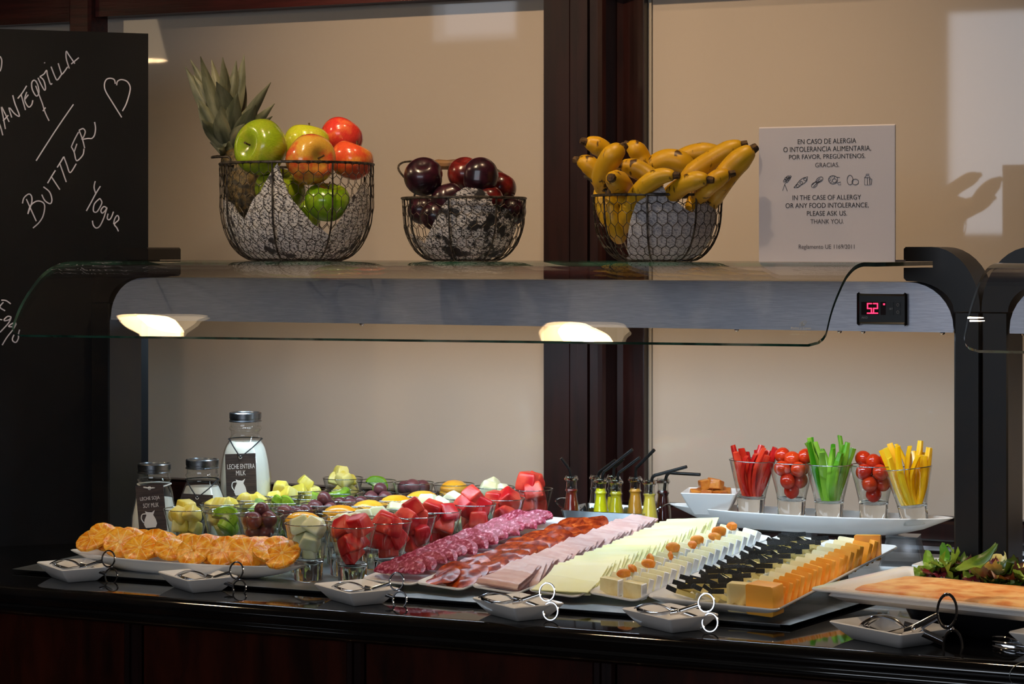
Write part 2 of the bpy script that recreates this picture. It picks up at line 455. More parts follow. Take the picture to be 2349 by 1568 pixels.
def shelf_sheet(xl, xr, dyl=0.0, dyr=0.0, dzl=0.0, dzr=0.0, rc=.022, parent=None, th=.006):
    """curved glass sheet: top skin, bottom skin; returns (skin, edge) meshes"""
    n = len(GS); xs = 26
    def pt(i, t, off):
        y, z = GS[i]
        j0, j1 = max(i-1, 0), min(i+1, n-1)
        ty, tz = GS[j1][0] - GS[j0][0], GS[j1][1] - GS[j0][1]
        ln = math.hypot(ty, tz); ny, nz = tz / ln, -ty / ln       # towards below/back
        k = 1.0 - min(1.0, max(0.0, (y - 2.95) / .25))
        dy = (dyl * (1 - t) + dyr * t) * k; dz = (dzl * (1 - t) + dzr * t) * k
        x = xl + (xr - xl) * t
        return V((x, y + dy + ny * off * 1.0, ZC + z + dz + nz * off))
    def ring(off, s0):
        # boundary with rounded lower corners is approximated by trimming the first rows
        rows = []
        for i in range(n):
            row = []
            a = 0.0
            dist = sum(math.hypot(GS[q+1][0]-GS[q][0], GS[q+1][1]-GS[q][1]) for q in range(i))
            if dist < rc: a = rc - math.sqrt(max(0, rc*rc - (rc - dist)**2))
            ins = a / abs(xr - xl)
            for j in range(xs + 1):
                t = ins + (1 - 2 * ins) * j / xs
                row.append(pt(i, t, off))
            rows.append(row)
        return rows
    top = ring(0, 0); bot = ring(th, 0)
    skin = MB().grid(top).grid(bot)
    e = MB()
    tb = [top[i][0] for i in range(n)][::-1] + top[0] + [top[i][-1] for i in range(n)]
    bb = [bot[i][0] for i in range(n)][::-1] + bot[0] + [bot[i][-1] for i in range(n)]
    e.grid([tb, bb])
    e.grid([top[-1], bot[-1]])
    return skin.mesh('glass_shelf', MT['shelf_glass'], True, 60), e.mesh('glass_rim', MT['glass_edge'], True, 60), pt

def screw_mesh():
    return MB().lathe([(0, -.0045), (.0022, -.0042), (.0035, -.003), (.0042, -.001), (.0042, .0), (.0, .0)], 10).mesh('screw', MT['chrome'])
SCREW = screw_mesh()
def canopy(name, label, posts, beamx, glassx, screws, gdy=(0,0,0,0)):
    root = link(name, None); tag(root, label, 'sneeze guard')
    root.location = (0, 0, 0)
    for xi, xo, xt in posts:
        a, b = min(xi, xo), max(xi, xo)
        zj = ZC - .092
        e = .0025
        link('post', MB().prism([(a + e, Y0), (b - e, Y0), (b, Y0 + e), (b, YB - e), (b - e, YB), (a + e, YB), (a, YB - e), (a, Y0 + e)], ZT - .001, zj - .0022, 'Z').mesh('post', MT['black_paint'], False), root)
        pr = arch_profile(xi, xo, xt)
        link('arm', MB().prism(pr, Y0, YB).mesh('arm', MT['black_paint'], True, 30), root)
    lh = MB().prism(steel_profile(*beamx, zb_=ZC - .110), Y0 + .0065, YB - .004)
    lh.prism(steel_profile(*beamx), Y0 + .004, Y0 + .0064)
    lh.box((beamx[0], YB - .006, ZC - .124), (beamx[1], YB - .004, ZC - .1105))
    link('light_housing', lh.mesh('light_housing', MT['steel'], True, 25), root)
    MT['led'] = MT.get('led') or M('led_diffuser', 'FFFFFF', emis='E6F2FF', es=6)
    link('led_tube', MB().box((beamx[0] + .1, Y0 + .035, ZC - .1115), (beamx[1] - .1, Y0 + .065, ZC - .1095)).mesh('led_tube', MT['led'], False), root)
    sk, ed, pt = shelf_sheet(*glassx, *gdy)
    g = link('glass_shelf', sk, root); link('glass_rim', ed, g)
    for px in screws:
        p = PY(px, 760, Y0 + .012)
        link('screw', SCREW, root, T(p.x, p.y, ZC - .1235))
    return root, g, pt
xiR = XatY(2188, Y0); xiL = XatY(250, Y0)
can, gshelf, gpt = canopy('sneeze_guard_canopy', 'curved glass sneeze guard shelf with steel light box on black arms', 
    [(xiL, xiL - .04, XatY(340, Y0)), (xiR, xiR + .04, XatY(2073, Y0))], (xiL + .0015, xiR - .0015),
    (-.672 * Y0, XatY(2086, Y0)), (274, 344, 385, 830, 1364, 1690, 1926, 1980, 2162), (.050, .0, -.006, .004))
can2, g2, _ = canopy('sneeze_guard_canopy', 'neighbouring glass sneeze guard, its rounded glass corner beside the black post',
    [(xiR + .082, xiR + .042, XatY(2188, Y0) + .158)], (xiR + .0835, .75), (-.711, .72), (2346,))
lamp('led_light', 'AREA', (-1.6, Y0 + .05, ZC - .1125), 8.2, COOL, (-1.6, Y0 + .66, .6), 1.32, .03)
lamp('neighbour_canopy_lamp_offscreen', 'AREA', (0.0, Y0 + .05, ZC - .1125), 6, (1.0, .72, .45), (0.0, Y0 + .05, 0), 1.2, .03)

# temperature controller on the light housing
def text_mesh(s, w=None, h=None, mat=None, name='text', depth=0.0004, cx=True):
    cu = bpy.data.curves.new('t', 'FONT'); cu.body = s; cu.align_x = 'LEFT'
    o = bpy.data.objects.new('t', cu); col.objects.link(o)
    dg = bpy.context.evaluated_depsgraph_get(); dg.update()
    me = bpy.data.meshes.new_from_object(o.evaluated_get(dg))
    bpy.data.objects.remove(o); bpy.data.curves.remove(cu)
    xs = [v.co.x for v in me.vertices]; ys = [v.co.y for v in me.vertices]
    x0, x1, y0, y1 = min(xs), max(xs), min(ys), max(ys)
    sx = w / (x1 - x0) if w else 1; sy = h / (y1 - y0) if h else sx
    if not w: sx = sy
    for v in me.vertices:      # lies in the X-Z plane facing -Y
        v.co = V(((v.co.x - (x0 + x1) / 2) * sx, 0, (v.co.y - (y0 + y1) / 2) * sy))
    me.name = name; me.materials.clear()
    if mat: me.materials.append(mat)
    return me
def px_rect(x0, y0, x1, y1, Y):
    a = PY(x0, y1, Y); b = PY(x1, y0, Y); return a.x, a.z, b.x, b.z
MT['digit'] = M('red_led_digit', 'FF2040', emis='FF2850', es=3.0)
MT['screen'] = M('dark_display', '1C1218', rough=.1)
MT['button'] = M('controller_button', '050506', rough=.35)
MT['grey_ink'] = M('grey_print', '8F949B', rough=.6)
x0, z0, x1, z1 = px_rect(1967, 738, 2083, 679, Y0)
ctl = MB()
rr = [(p[0] + (x0 + x1) / 2, p[1] + (z0 + z1) / 2) for p in rrect(x1 - x0, z1 - z0, .004)]
ri = [(p[0] + (x0 + x1) / 2, p[1] + (z0 + z1) / 2) for p in rrect(x1 - x0 - .006, z1 - z0 - .006, .003)]
rj = [(p[0] + (x0 + x1) / 2, p[1] + (z0 + z1) / 2) for p in rrect(x1 - x0 - .008, z1 - z0 - .008, .003)]
ctl.loft([[(p[0], Y0 + .006, p[1]) for p in rr], [(p[0], Y0 - .004, p[1]) for p in rr], [(p[0], Y0 - .006, p[1]) for p in ri], [(p[0], Y0 - .0045, p[1]) for p in rj]])
ctl = link('controller', ctl.mesh('controller', MT['black'], True, 30), can)
ctl['label'] = 'black digital temperature controller with red digits'
def flatbox(name, px, Y, t, mat, parent):
    a, b, c_, d = px_rect(px[0], px[3], px[2], px[1], Y)
    return link(name, MB().box((a, Y - t, b), (c_, Y + .0005, d)).mesh(name, mat, False), parent)
YC = Y0 - .0045
disp = flatbox('display', (1976, 692, 2016, 722), YC, .0006, MT['screen'], ctl)
flatbox('indicator_window', (2020, 692, 2032, 722), YC, .0006, MT['screen'], ctl)
flatbox('button', (2038, 692, 2050, 722), YC, .0012, MT['button'], ctl)
flatbox('button', (2053, 692, 2066, 706), YC, .0012, MT['button'], ctl)
flatbox('button', (2053, 709, 2066, 722), YC, .0012, MT['button'], ctl)
seg = MB(); Ys = YC - .0008
def sgm(xa, ya, xb, yb, w=2.6):
    a = PY(xa, ya, Ys); b = PY(xb, yb, Ys)
    hw = w * a.y / F / 2
    seg.box((min(a.x, b.x) - hw, Ys - .0003, min(a.z, b.z) - hw), (max(a.x, b.x) + hw, Ys + .0001, max(a.z, b.z) + hw))
def digit(ch, x, y, w=9, h=22):
    S = {'a': (x, y, x+w, y), 'g': (x, y+h/2, x+w, y+h/2), 'd': (x, y+h, x+w, y+h), 'f': (x, y+2, x, y+h/2-2), 'b': (x+w, y+2, x+w, y+h/2-2),
         'e': (x, y+h/2+2, x, y+h-2), 'c': (x+w, y+h/2+2, x+w, y+h-2)}
    for k in {'5': 'afgcd', '2': 'abged'}[ch]: sgm(*S[k])
digit('5', 1990, 696); digit('2', 2004, 696); sgm(2001.5, 718, 2001.5, 718, 3); sgm(2028, 697.5, 2028, 697.5, 4)
link('digits', seg.mesh('digits', MT['digit'], False), ctl)
link('lettering', text_mesh('SET', .0055, .0028, MT['grey_ink']), ctl, T(PY(2044, 708, YC - .0013)))
link('lettering', text_mesh('AKO', .0095, .0032, MT['grey_ink']), ctl, T(PY(1983, 728, YC - .0003)))
for yy in (699, 715.5):
    rg = MB().tube([PY(2059.5 + 3*cos(a), yy + 3*sin(a), YC - .0014) for a in [2*pi*k/12 for k in range(12)]], .00025, 4, True)
    link('symbol', rg.mesh('symbol', MT['grey_ink']), ctl)
# etched maker's mark on the front of the curved glass
MT['etch'] = M('etched_print', 'B8B4A4', rough=.7)
dvec = (gpt(4, .9, 0) - gpt(1, .9, 0)).normalized()
exv = V((1, 0, 0)); nv = exv.cross(dvec)
fm = lambda px, py: frame(PD(px, py, (PY(px, py, 2.968)).dot(V((-SN, CS, 0)))) - nv * 0.0, exv, -nv.cross(exv).cross(exv) if False else nv * -1, dvec)
def on_glass(px, py):
    d = ray(px, py); best = None
    for k in range(200):
        Y = 2.94 + .12 * k / 200; p = EYE + d * (Y / d.y)
        t = (p.x - gpt(0, 0, 0).x) / (gpt(0, 1, 0).x - gpt(0, 0, 0).x)
        zz = min(((gpt(i, t, 0) - p).length, i) for i in range(18))
        if best is None or zz[0] < best[0]: best = (zz[0], p)
    return best[1]
for s_, px, py, w, h in (('Pedro y Lopez', 1838, 753, .0285, .0042), ('refrigeracion  hosteleria', 1837, 760, .028, .0014), ('CURVETEMP ANSI Z 97 1', 1835, 767, .029, .002)):
    p = on_glass(px, py)
    m = frame(p + V((0, -.0008, .0002)), exv, V((0, dvec.z, -dvec.y)), dvec)
    link('etched_lettering', text_mesh(s_, w, h, MT['etch']), gshelf, m)
lg = MB()
lg.tube([on_glass(1843 + 9*cos(a)*.9 - 1, 742 + 5*sin(a) - 4*cos(a)) + V((0, -.001, 0)) for a in [2*pi*k/14 for k in range(14)]], .0003, 4, True)
lg.tube([on_glass(1839, 746) + V((0, -.001, 0)), on_glass(1841, 739) + V((0, -.001, 0)), on_glass(1846, 746) + V((0, -.001, 0)), on_glass(1839, 746) + V((0, -.001, 0))], .0006, 4)
link('etched_emblem', lg.mesh('etched_emblem', MT['etch']), gshelf)

# ================================================================== CHALKBOARD
B1 = V((-2.390, 3.56, 0)); B0 = V((-2.584, 3.3695, 0))
bd = (B1 - B0).normalized(); bn = V((bd.y, -bd.x, 0))          # bn faces the room
zbt = ZC + .4055
bw = 0.62
bm_ = frame(V((B1.x, B1.y, ZT)), bd, -bn, V((0, 0, 1)))
board = thing('chalkboard', MB().box((-bw, 0, 0), (0, .018, zbt - ZT)).mesh('chalkboard', MT['chalkboard'], False),
              'tall black chalkboard with white handwriting standing behind the left canopy arm', 'chalkboard', mx=bm_)
binv = bm_.inverted()
def on_board(x, y):
    d = ray(x, y)
    t = (V((B1.x, B1.y, 0)) - V((0, 0, 0))).dot(bn) / V((d.x, d.y, 0)).dot(bn)
    return binv @ (EYE + d * t)
C1 = lambda pts: [(x / 3.915, y / 3.915) for x, y in pts]
C2 = lambda pts: [(x / 3.733, 400 + y / 3.733) for x, y in pts]
C8 = lambda pts: [(x / 5.107, 560 + y / 5.107) for x, y in pts]
words = {
 'mantequilla': [C1(q) for q in (
  [(-12, 1095), (8, 1150), (25, 1215)], [(48, 1158), (30, 1060), (12, 960), (40, 1010), (82, 1095)], [(28, 1085), (75, 1035)],
  [(105, 1055), (80, 965), (130, 1020), (168, 1045), (172, 1025), (135, 930), (115, 855)], [(160, 885), (200, 835), (240, 770)], [(188, 845), (228, 988)],
  [(240, 825), (222, 880), (228, 920), (258, 962), (285, 940), (295, 900)], [(225, 890), (255, 850)],
  [(330, 735), (305, 720), (285, 745), (290, 800), (315, 850), (335, 860), (350, 825), (338, 760), (315, 722)], [(320, 770), (350, 850), (380, 930), (405, 1010), (440, 1085)], [(385, 997), (410, 965)],
  [(340, 698), (372, 765), (400, 810), (409, 785), (392, 720), (358, 688)], [(358, 688), (395, 665), (418, 632), (425, 670), (448, 745), (460, 757), (468, 748)], [(398, 560), (402, 568)],
  [(458, 598), (492, 685), (515, 718), (555, 665)], [(522, 568), (545, 640), (560, 665), (608, 600)], [(622, 615), (598, 540), (592, 490), (597, 460), (620, 495), (672, 570)], [(640, 575), (708, 518)])],
 'underline': [C1([(325, 1443), (500, 1170), (660, 937)])],
 'heart': [C1([(1035, 752), (1025, 715), (990, 703), (955, 715), (938, 760), (950, 820), (1010, 920), (1093, 1053)]), C1([(1047, 765), (1055, 730), (1090, 714), (1140, 730), (1168, 775), (1165, 830), (1135, 930), (1100, 997)])],
 'buttler': [C2(q) for q in ([(225, 210), (265, 300), (310, 400)], [(192, 248), (205, 200), (245, 167), (270, 185), (272, 240), (245, 320), (240, 335), (260, 270), (310, 230), (360, 235), (382, 270), (370, 350), (335, 410), (282, 458)],
   [(357, 172), (385, 225), (430, 250), (445, 215), (425, 150), (372, 105)], [(408, 75), (440, 20), (475, -35)], [(440, 20), (512, 130)], [(490, -60), (522, -110), (545, -150)], [(518, -5), (540, 25), (567, 65)][0:0] or [(513, -90), (567, 65)])]
   + [C1(q) for q in ([(572, 1405), (600, 1480), (630, 1550), (685, 1470)], [(640, 1318), (670, 1250), (705, 1185)], [(640, 1318), (665, 1365), (680, 1430), (700, 1440), (745, 1390), (755, 1335)], [(665, 1365), (690, 1290)],
   [(710, 1170), (740, 1250), (760, 1330)], [(710, 1170), (745, 1155), (765, 1180), (752, 1225), (735, 1250), (790, 1243), (825, 1242), (850, 1210), (858, 1150), (850, 1095)])],
 'yogur': [C2(q) for q in ([(815, 57), (805, 110), (820, 165)], [(860, 100), (820, 165), (780, 240), (740, 312)], [(855, 205), (810, 250), (800, 310), (825, 322), (850, 290), (872, 240), (855, 205)],
   [(918, 290), (890, 275), (865, 305), (875, 330), (900, 310), (915, 285), (905, 320), (885, 380), (855, 440), (825, 458), (800, 435), (792, 395)], [(925, 335), (918, 375), (935, 388), (955, 365), (972, 318)],
   [(973, 425), (980, 385), (1000, 352), (1015, 360), (1015, 390), (980, 425), (1000, 455), (1015, 487)])],
 'eggs': [C8(q) for q in ([(15, 655), (70, 660), (125, 698)], [(40, 680), (0, 735), (60, 778)], [(-12, 878), (25, 885)], [(130, 850), (90, 845), (50, 880), (60, 895), (110, 880), (130, 850), (100, 920), (0, 1030)],
   [(190, 925), (150, 925), (105, 955), (115, 965), (165, 960), (190, 930), (150, 1000), (80, 1090), (25, 1180)], [(230, 1000), (215, 1050), (215, 1100), (190, 1145), (160, 1140), (145, 1110), (165, 1060)])],
 'letter_o': [C1([(0, 505), (15, 540), (12, 600), (0, 640)])],
}
def spline(P, n=5):
    P = [tuple(p) for p in P]
    if len(P) < 3: return P
    out = []
    for i in range(len(P) - 1):
        p0, p1, p2, p3 = P[max(i-1,0)], P[i], P[i+1], P[min(i+2, len(P)-1)]
        for k in range(n):
            t = k / n
            out.append(tuple(.5 * (2*b + (c_-a)*t + (2*a-5*b+4*c_-d)*t*t + (3*b-a-3*c_+d)*t**3) for a, b, c_, d in zip(p0, p1, p2, p3)))
    out.append(P[-1]); return out
for w, strokes in words.items():
    m = MB()
    for q in strokes:
        pts = [on_board(*p) for p in spline(q)]
        m.tube([(p.x, -.0003, p.z) for p in pts], .00125, 5)
    m.v = [(x, y * .35, z) for x, y, z in m.v]
    link('chalk_writing', m.mesh('chalk_writing', MT['chalk']), board)

# ================================================================== ALLERGY SIGN
YS = 3.27
a = PY(1741, 592, YS); b = PY(2053, 284, YS)
sx0, sx1, sz0, sz1 = a.x, b.x, ZG + .0005, b.z
sg = MB()
sec = [(YS, sz0 + .0), (YS + .004, sz0), (YS + .004, sz1 - .002), (YS + .002, sz1), (YS, sz1 - .002)]
sg.prism(sec, sx0, sx1, 'X')
sign = thing('table_sign', sg.mesh('table_sign', MT['card'], False), 'white allergy notice with black lettering standing on the glass shelf', 'sign')
link('foot', MB().prism([(YS + .003, sz0), (YS + .06, sz0), (YS + .06, sz0 + .003), (YS + .006, sz0 + .003)], sx0, sx1, 'X').mesh('foot', MT['card'], False), sign)
def sline(s_, xa, xb, y, hpx, bold=True):
    A = PY(xa, y, YS - .0004); B = PY(xb, y, YS - .0004)
    h = hpx * A.y / F / .97
    link('lettering', text_mesh(s_, B.x - A.x, h, MT['ink'] if bold else MT['thin_ink']), sign, T((A.x + B.x) / 2, YS - .0004, (A.z + B.z) / 2))
MT['thin_ink'] = M('grey_ink', '4A4446', rough=.6)
for r in (('EN CASO DE ALERGIA', 1830, 1964, 323.5, 11.5), ('O INTOLERANCIA ALIMENTARIA,', 1797, 1998, 342, 13.5), ('POR FAVOR, PREGÚNTENOS.', 1810, 1985, 358, 15), ('GRACIAS.', 1870, 1925, 378, 10.5, False),
          ('IN THE CASE OF ALLERGY', 1818, 1975, 452.5, 11), ('OR ANY FOOD INTOLERANCE,', 1802, 1992.5, 471.5, 13), ('PLEASE ASK US.', 1851, 1943, 489, 11), ('THANK YOU.', 1859, 1935, 507.5, 10.5, False), ('Reglamento UE 1169/2011', 1832, 1960, 567, 13, False)):
    sline(*r)
def circ(cx, cy, rx, ry, n=14, rot=0.0):
    return [(cx + rx*cos(t)*cos(rot) - ry*sin(t)*sin(rot), cy + rx*cos(t)*sin(rot) + ry*sin(t)*cos(rot)) for t in [2*pi*k/n for k in range(n + 1)]]
icons = [
 [[(1795, 437), (1800, 422), (1806, 412), (1814, 405)], [(1800, 423), (1804, 432), (1806, 438)]] + [circ(x, y, 4, 2.2, 8, -.9) for x, y in ((1800, 414), (1803, 409), (1807, 406), (1806, 415), (1810, 410), (1812, 406))],
 [[(1821, 430), (1828, 422), (1834, 414), (1842, 408), (1853, 405), (1851, 414), (1845, 420), (1838, 424), (1830, 430), (1821, 430)]] + [circ(x, y, 3.6, 3.2, 9) for x, y in ((1830, 426), (1838, 419), (1847, 411))],
 [circ(1868, 424, 7.5, 5, 14, -.6), circ(1880, 412, 9, 5.2, 14, -.6)] + [[(x, y), (x + 9, y - 9)] for x, y in ((1863, 424), (1866, 428), (1872, 418), (1876, 420), (1870, 424))],
 [circ(1911, 412, 10.5, 9.5, 18), circ(1914, 414, 5, 4.5, 12)] + [[(1911 + 5*cos(t), 412 + 5*sin(t)), (1911 + 10*cos(t), 412 + 9*sin(t))] for t in (2.2, 2.8, 3.4, 4.0, 4.6, 5.2)] + [[(1920, 420), (1928, 417), (1929, 424), (1922, 423)], [(1919, 406), (1927, 407)]],
 [circ(1950, 412.5, 6.8, 11, 18), circ(1962, 417, 7.8, 6.5, 16)],
 [[(1983, 424), (1983, 407), (1987, 402), (1993, 402), (1996, 407), (1996, 424), (1983, 424)], [(1983, 407), (1996, 407)], [(1986, 402), (1987, 399), (1994, 399)], [(1990, 407), (1990, 424)], [(1994, 410), (2000, 410), (1999, 423), (1995, 423), (1994, 410)]],
]
for ic in icons:
    m = MB()
    for st_ in ic:
        m.tube([(p.x, 0, p.z) for p in [PY(x, y, YS) for x, y in st_]], .00035, 4)
    m.v = [(x, YS + .0004 * (1 if y > 0 else -1), z) for x, y, z in m.v]
    link('icon', m.mesh('icon', MT['ink']), sign)
# ================================================================== WIRE BASKETS ON THE SHELF
YBK = 3.30
def basket(cx_px, w_px, rim_y, name, label, kind):
    c0 = PY(cx_px, 596, YBK); D = V((c0.x, c0.y, 0)).dot(V((-SN, CS, 0)))
    R = w_px * D / F / 2; H = (ZC + (YH - rim_y) / F * D) - ZG
    rb = R * (.50 if kind == 'big' else .46)
    def prof(t):                       # t 0..1 from base edge to the rim
        if kind == 'big':
            a = min(1.0, t / .62) * pi / 2
            return rb + (R - rb) * sin(a) ** .9 , H * (t if t > .62 else .62 * (1 - cos(a)) ** .95) if t > .62 else .62 * H * (1 - cos(a))
        a = min(1.0, t / .75) * pi / 2
        return rb + (R * .985 - rb) * sin(a) + (R * .015 * max(0, (t - .75) / .25)), (.75 * H * (1 - cos(a)) if t <= .75 else t * H)
    root = link(name, None); tag(root, label, 'basket', 'chicken wire fruit baskets on the glass shelf')
    root.location = (c0.x, YBK, ZG)
    wr = .0016
    link('rim', MB().tube([(R*cos(2*pi*k/48), R*sin(2*pi*k/48), H) for k in range(48)], .0022, 6, True).mesh('rim', MT['wire']), root)
    link('base_ring', MB().tube([(rb*cos(2*pi*k/32), rb*sin(2*pi*k/32), .0016) for k in range(32)], wr, 5, True).mesh('base_ring', MT['wire']), root)
    rib = MB().tube([(prof(t)[0], 0, max(prof(t)[1], .0016)) for t in [k/14 for k in range(15)]], wr, 5).mesh('rib', MT['wire'])
    for k in range(8): link('rib', rib, root, Rz(45 * k + 12))
    # hexagonal netting
    m = MB(); na = int(round(2*pi*R / .0165)); nz = 9 if kind == 'big' else 8
    def S(a, t):
        t = min(max(t, 0), 1); r, z = prof(t); ang = 2*pi*a/na
        dn = noise.noise(V((a*3.1, t*9, R*50))) * .0012
        return V(((r + dn)*cos(ang), (r + dn)*sin(ang), max(z, .001) + dn))
    dt = 1.0 / nz
    for i in range(nz + 1):
        for a in range(na):
            o = .5 if i % 2 else 0
            A = S(a + o, i*dt + dt*.17); B = S(a + o, i*dt + dt*.5 + dt*.33)
            if i < nz: m.tube([A, S(a + o, i*dt + dt*.5), B], .0006, 4, caps=False)
            nx = .5
            if i > 0:
                for sgn in (-1, 1):
                    P = S(a + o + sgn*nx, i*dt - dt*.17)
                    m.tube([A, P], .0006, 4, caps=False)
    for q in range(3):                 # base wires
        a = pi * q / 3
        m.tube([(-rb*cos(a), -rb*sin(a), .0012), (rb*cos(a), rb*sin(a), .0012)], .0008, 4)
    link('netting', m.mesh('netting', MT['wire']), root)
    return root, R, H, prof, c0, D
MT['news'] = None
def news_mat(name, base, ink, s1, s2, blot):
    m = bpy.data.materials.new(name); m.use_nodes = True
    nt = m.node_tree; p = nt.nodes['Principled BSDF']; L = nt.links.new; p.inputs['Roughness'].default_value = .7
    tc = nt.nodes.new('ShaderNodeTexCoord'); mp = nt.nodes.new('ShaderNodeMapping'); mp.inputs['Scale'].default_value = (1, 1, 2.6); mp.inputs['Rotation'].default_value = (.3, .4, .2)
    L(tc.outputs['Object'], mp.inputs[0])
    n1 = nt.nodes.new('ShaderNodeTexNoise'); n1.inputs['Scale'].default_value = s1; n1.inputs['Detail'].default_value = 2; L(mp.outputs[0], n1.inputs['Vector'])
    n2 = nt.nodes.new('ShaderNodeTexNoise'); n2.inputs['Scale'].default_value = s2; n2.inputs['Detail'].default_value = 4; L(tc.outputs['Object'], n2.inputs['Vector'])
    wv = nt.nodes.new('ShaderNodeTexWave'); wv.inputs['Scale'].default_value = 38; wv.inputs['Distortion'].default_value = 9; wv.inputs['Detail'].default_value = 3; wv.inputs['Detail Scale'].default_value = 4; L(mp.outputs[0], wv.inputs['Vector'])
    a = nt.nodes.new('ShaderNodeMath'); a.operation = 'MULTIPLY'; L(n1.outputs['Fac'], a.inputs[0]); L(wv.outputs['Fac'], a.inputs[1])
    r1 = nt.nodes.new('ShaderNodeValToRGB'); e = r1.color_ramp.elements; e[0].position = .27; e[0].color = lin(base); e[1].position = .42; e[1].color = lin(ink); L(a.outputs[0], r1.inputs[0])
    r2 = nt.nodes.new('ShaderNodeValToRGB'); e = r2.color_ramp.elements; e[0].position = blot; e[0].color = (0, 0, 0, 1); e[1].position = blot + .05; e[1].color = (1, 1, 1, 1); L(n2.outputs['Fac'], r2.inputs[0])
    mx = nt.nodes.new('ShaderNodeMix'); mx.data_type = 'RGBA'; L(r2.outputs[0], mx.inputs['Factor']); L(r1.outputs[0], mx.inputs['A']); mx.inputs['B'].default_value = lin(ink)
    L(mx.outputs['Result'], p.inputs['Base Color'])
    return m
MT['news1'] = news_mat('newsprint', 'DDD7D3', '3A3536', 420, 34, .60)
MT['news2'] = news_mat('illustrated_newsprint', 'D5CDC8', '211E1F', 360, 42, .52)
MT['news3'] = news_mat('pale_newsprint', 'C4C0C2', '8A8790', 360, 30, .66)
def liner(bk, tops, mat, label, inset=.006):
    """paper sheet pressed into the basket; tops: list of (angle deg, height fraction)"""
    root, R, H, prof, c0, D = bk
    rows = []
    nT = 12
    for k in range(len(tops)):
        a, tt = tops[k]
        rows.append([(lambda r, z: ((r - inset) * cos(radians(a)), (r - inset) * sin(radians(a)), z + .003))(*prof(min(1, tt * j / nT)) if tt * j / nT <= 1 else (prof(1)[0], H * tt * j / nT)) for j in range(nT + 1)])
    m = MB().grid(rows).jitter(.0018, 60, R * 100)
    b = [(v[0], v[1], v[2]) for v in m.v]
    n = len(b)
    m.add([(x * .985, y * .985, z) for x, y, z in b], [tuple(reversed(f)) for f in m.f])
    o = thing('lining_paper', m.mesh('lining_paper', mat, True, 80), label, 'paper', 'printed paper sheets lining the baskets', mx=T(root.location))
    return o
def interp(keys, n=44):
    out = []
    for k in range(n + 1):
        a = keys[0][0] + (keys[-1][0] - keys[0][0]) * k / n
        for i in range(len(keys) - 1):
            if keys[i][0] <= a <= keys[i+1][0]:
                f = (a - keys[i][0]) / (keys[i+1][0] - keys[i][0]); out.append((a, keys[i][1] + f * (keys[i+1][1] - keys[i][1]))); break
    return out
big = basket(681, 352, 377, 'wire_basket', 'large deep wire basket holding apples and a pineapple', 'big')
mid = basket(1064, 284, 455, 'wire_basket', 'small wire basket with swing handle holding dark plums', 'small')
ban = basket(1508, 298, 449, 'wire_basket', 'small wire basket holding a heap of bananas', 'small')
# view direction in basket coordinates is about -115 deg (towards the camera)
liner(big, interp([(-148, .62), (-123, .60), (-105, .48), (-88, .70), (-75, .98), (-65, .62), (-48, .46), (-31, .36), (-13, .62), (7, .80), (22, .55)]), MT['news1'], 'printed newspaper sheet lining the big apple basket')
liner(mid, interp([(-155, .55), (-128, .50), (-115, .40), (-98, .60), (-78, .97), (-62, 1.14), (-47, 1.1), (-30, .88), (-14, .78), (5, .60)]), MT['news2'], 'illustrated printed sheet lining the plum basket')
liner(ban, interp([(-132, .12), (-112, .2), (-99, .55), (-82, 1.02), (-71, 1.28), (-60, .97), (-42, .76), (-34, .72), (-20, .93), (-2, .96), (12, .6)]), MT['news3'], 'pale printed sheet lining the banana basket')
# swing handles
def handle(bk, pts, r, wood=None):
    root = bk[0]
    P = [PY(x, y, Y) - V(root.location) for x, y, Y in pts]
    h = link('handle', MB().tube(spline([tuple(p) for p in P]), r, 6).mesh('handle', MT['wire']), root)
    if wood:
        W = [PY(x, y, Y) - V(root.location) for x, y, Y in wood]
        link('grip', MB().tube(W, [.0065, .0085, .008, .0085, .0065], 10).mesh('grip', MT['grip']), h)
MT['grip'] = M('turned_wood_grip', '4A3420', '6A4C2C', ns=40, rough=.45)
handle(mid, [(950, 452, 3.24), (952, 432, 3.24), (935, 415, 3.27), (915, 390, 3.31), (918, 376, 3.34), (940, 370, 3.37), (1000, 372, 3.39), (1090, 374, 3.39), (1150, 395, 3.37), (1172, 432, 3.34), (1176, 452, 3.33)], .0018,
       [(992, 377, 3.385), (1005, 377, 3.385), (1025, 378, 3.385), (1045, 377, 3.385), (1056, 376, 3.385)])
handle(ban, [(1388, 452, 3.24), (1391, 438, 3.24), (1375, 425, 3.25), (1350, 410, 3.27), (1342, 404, 3.30), (1360, 402, 3.34)], .0022)
handle(big, [(527, 382, 3.24), (527, 362, 3.24), (505, 360, 3.25), (486, 361, 3.28), (500, 358, 3.32), (560, 360, 3.34)], .0020)

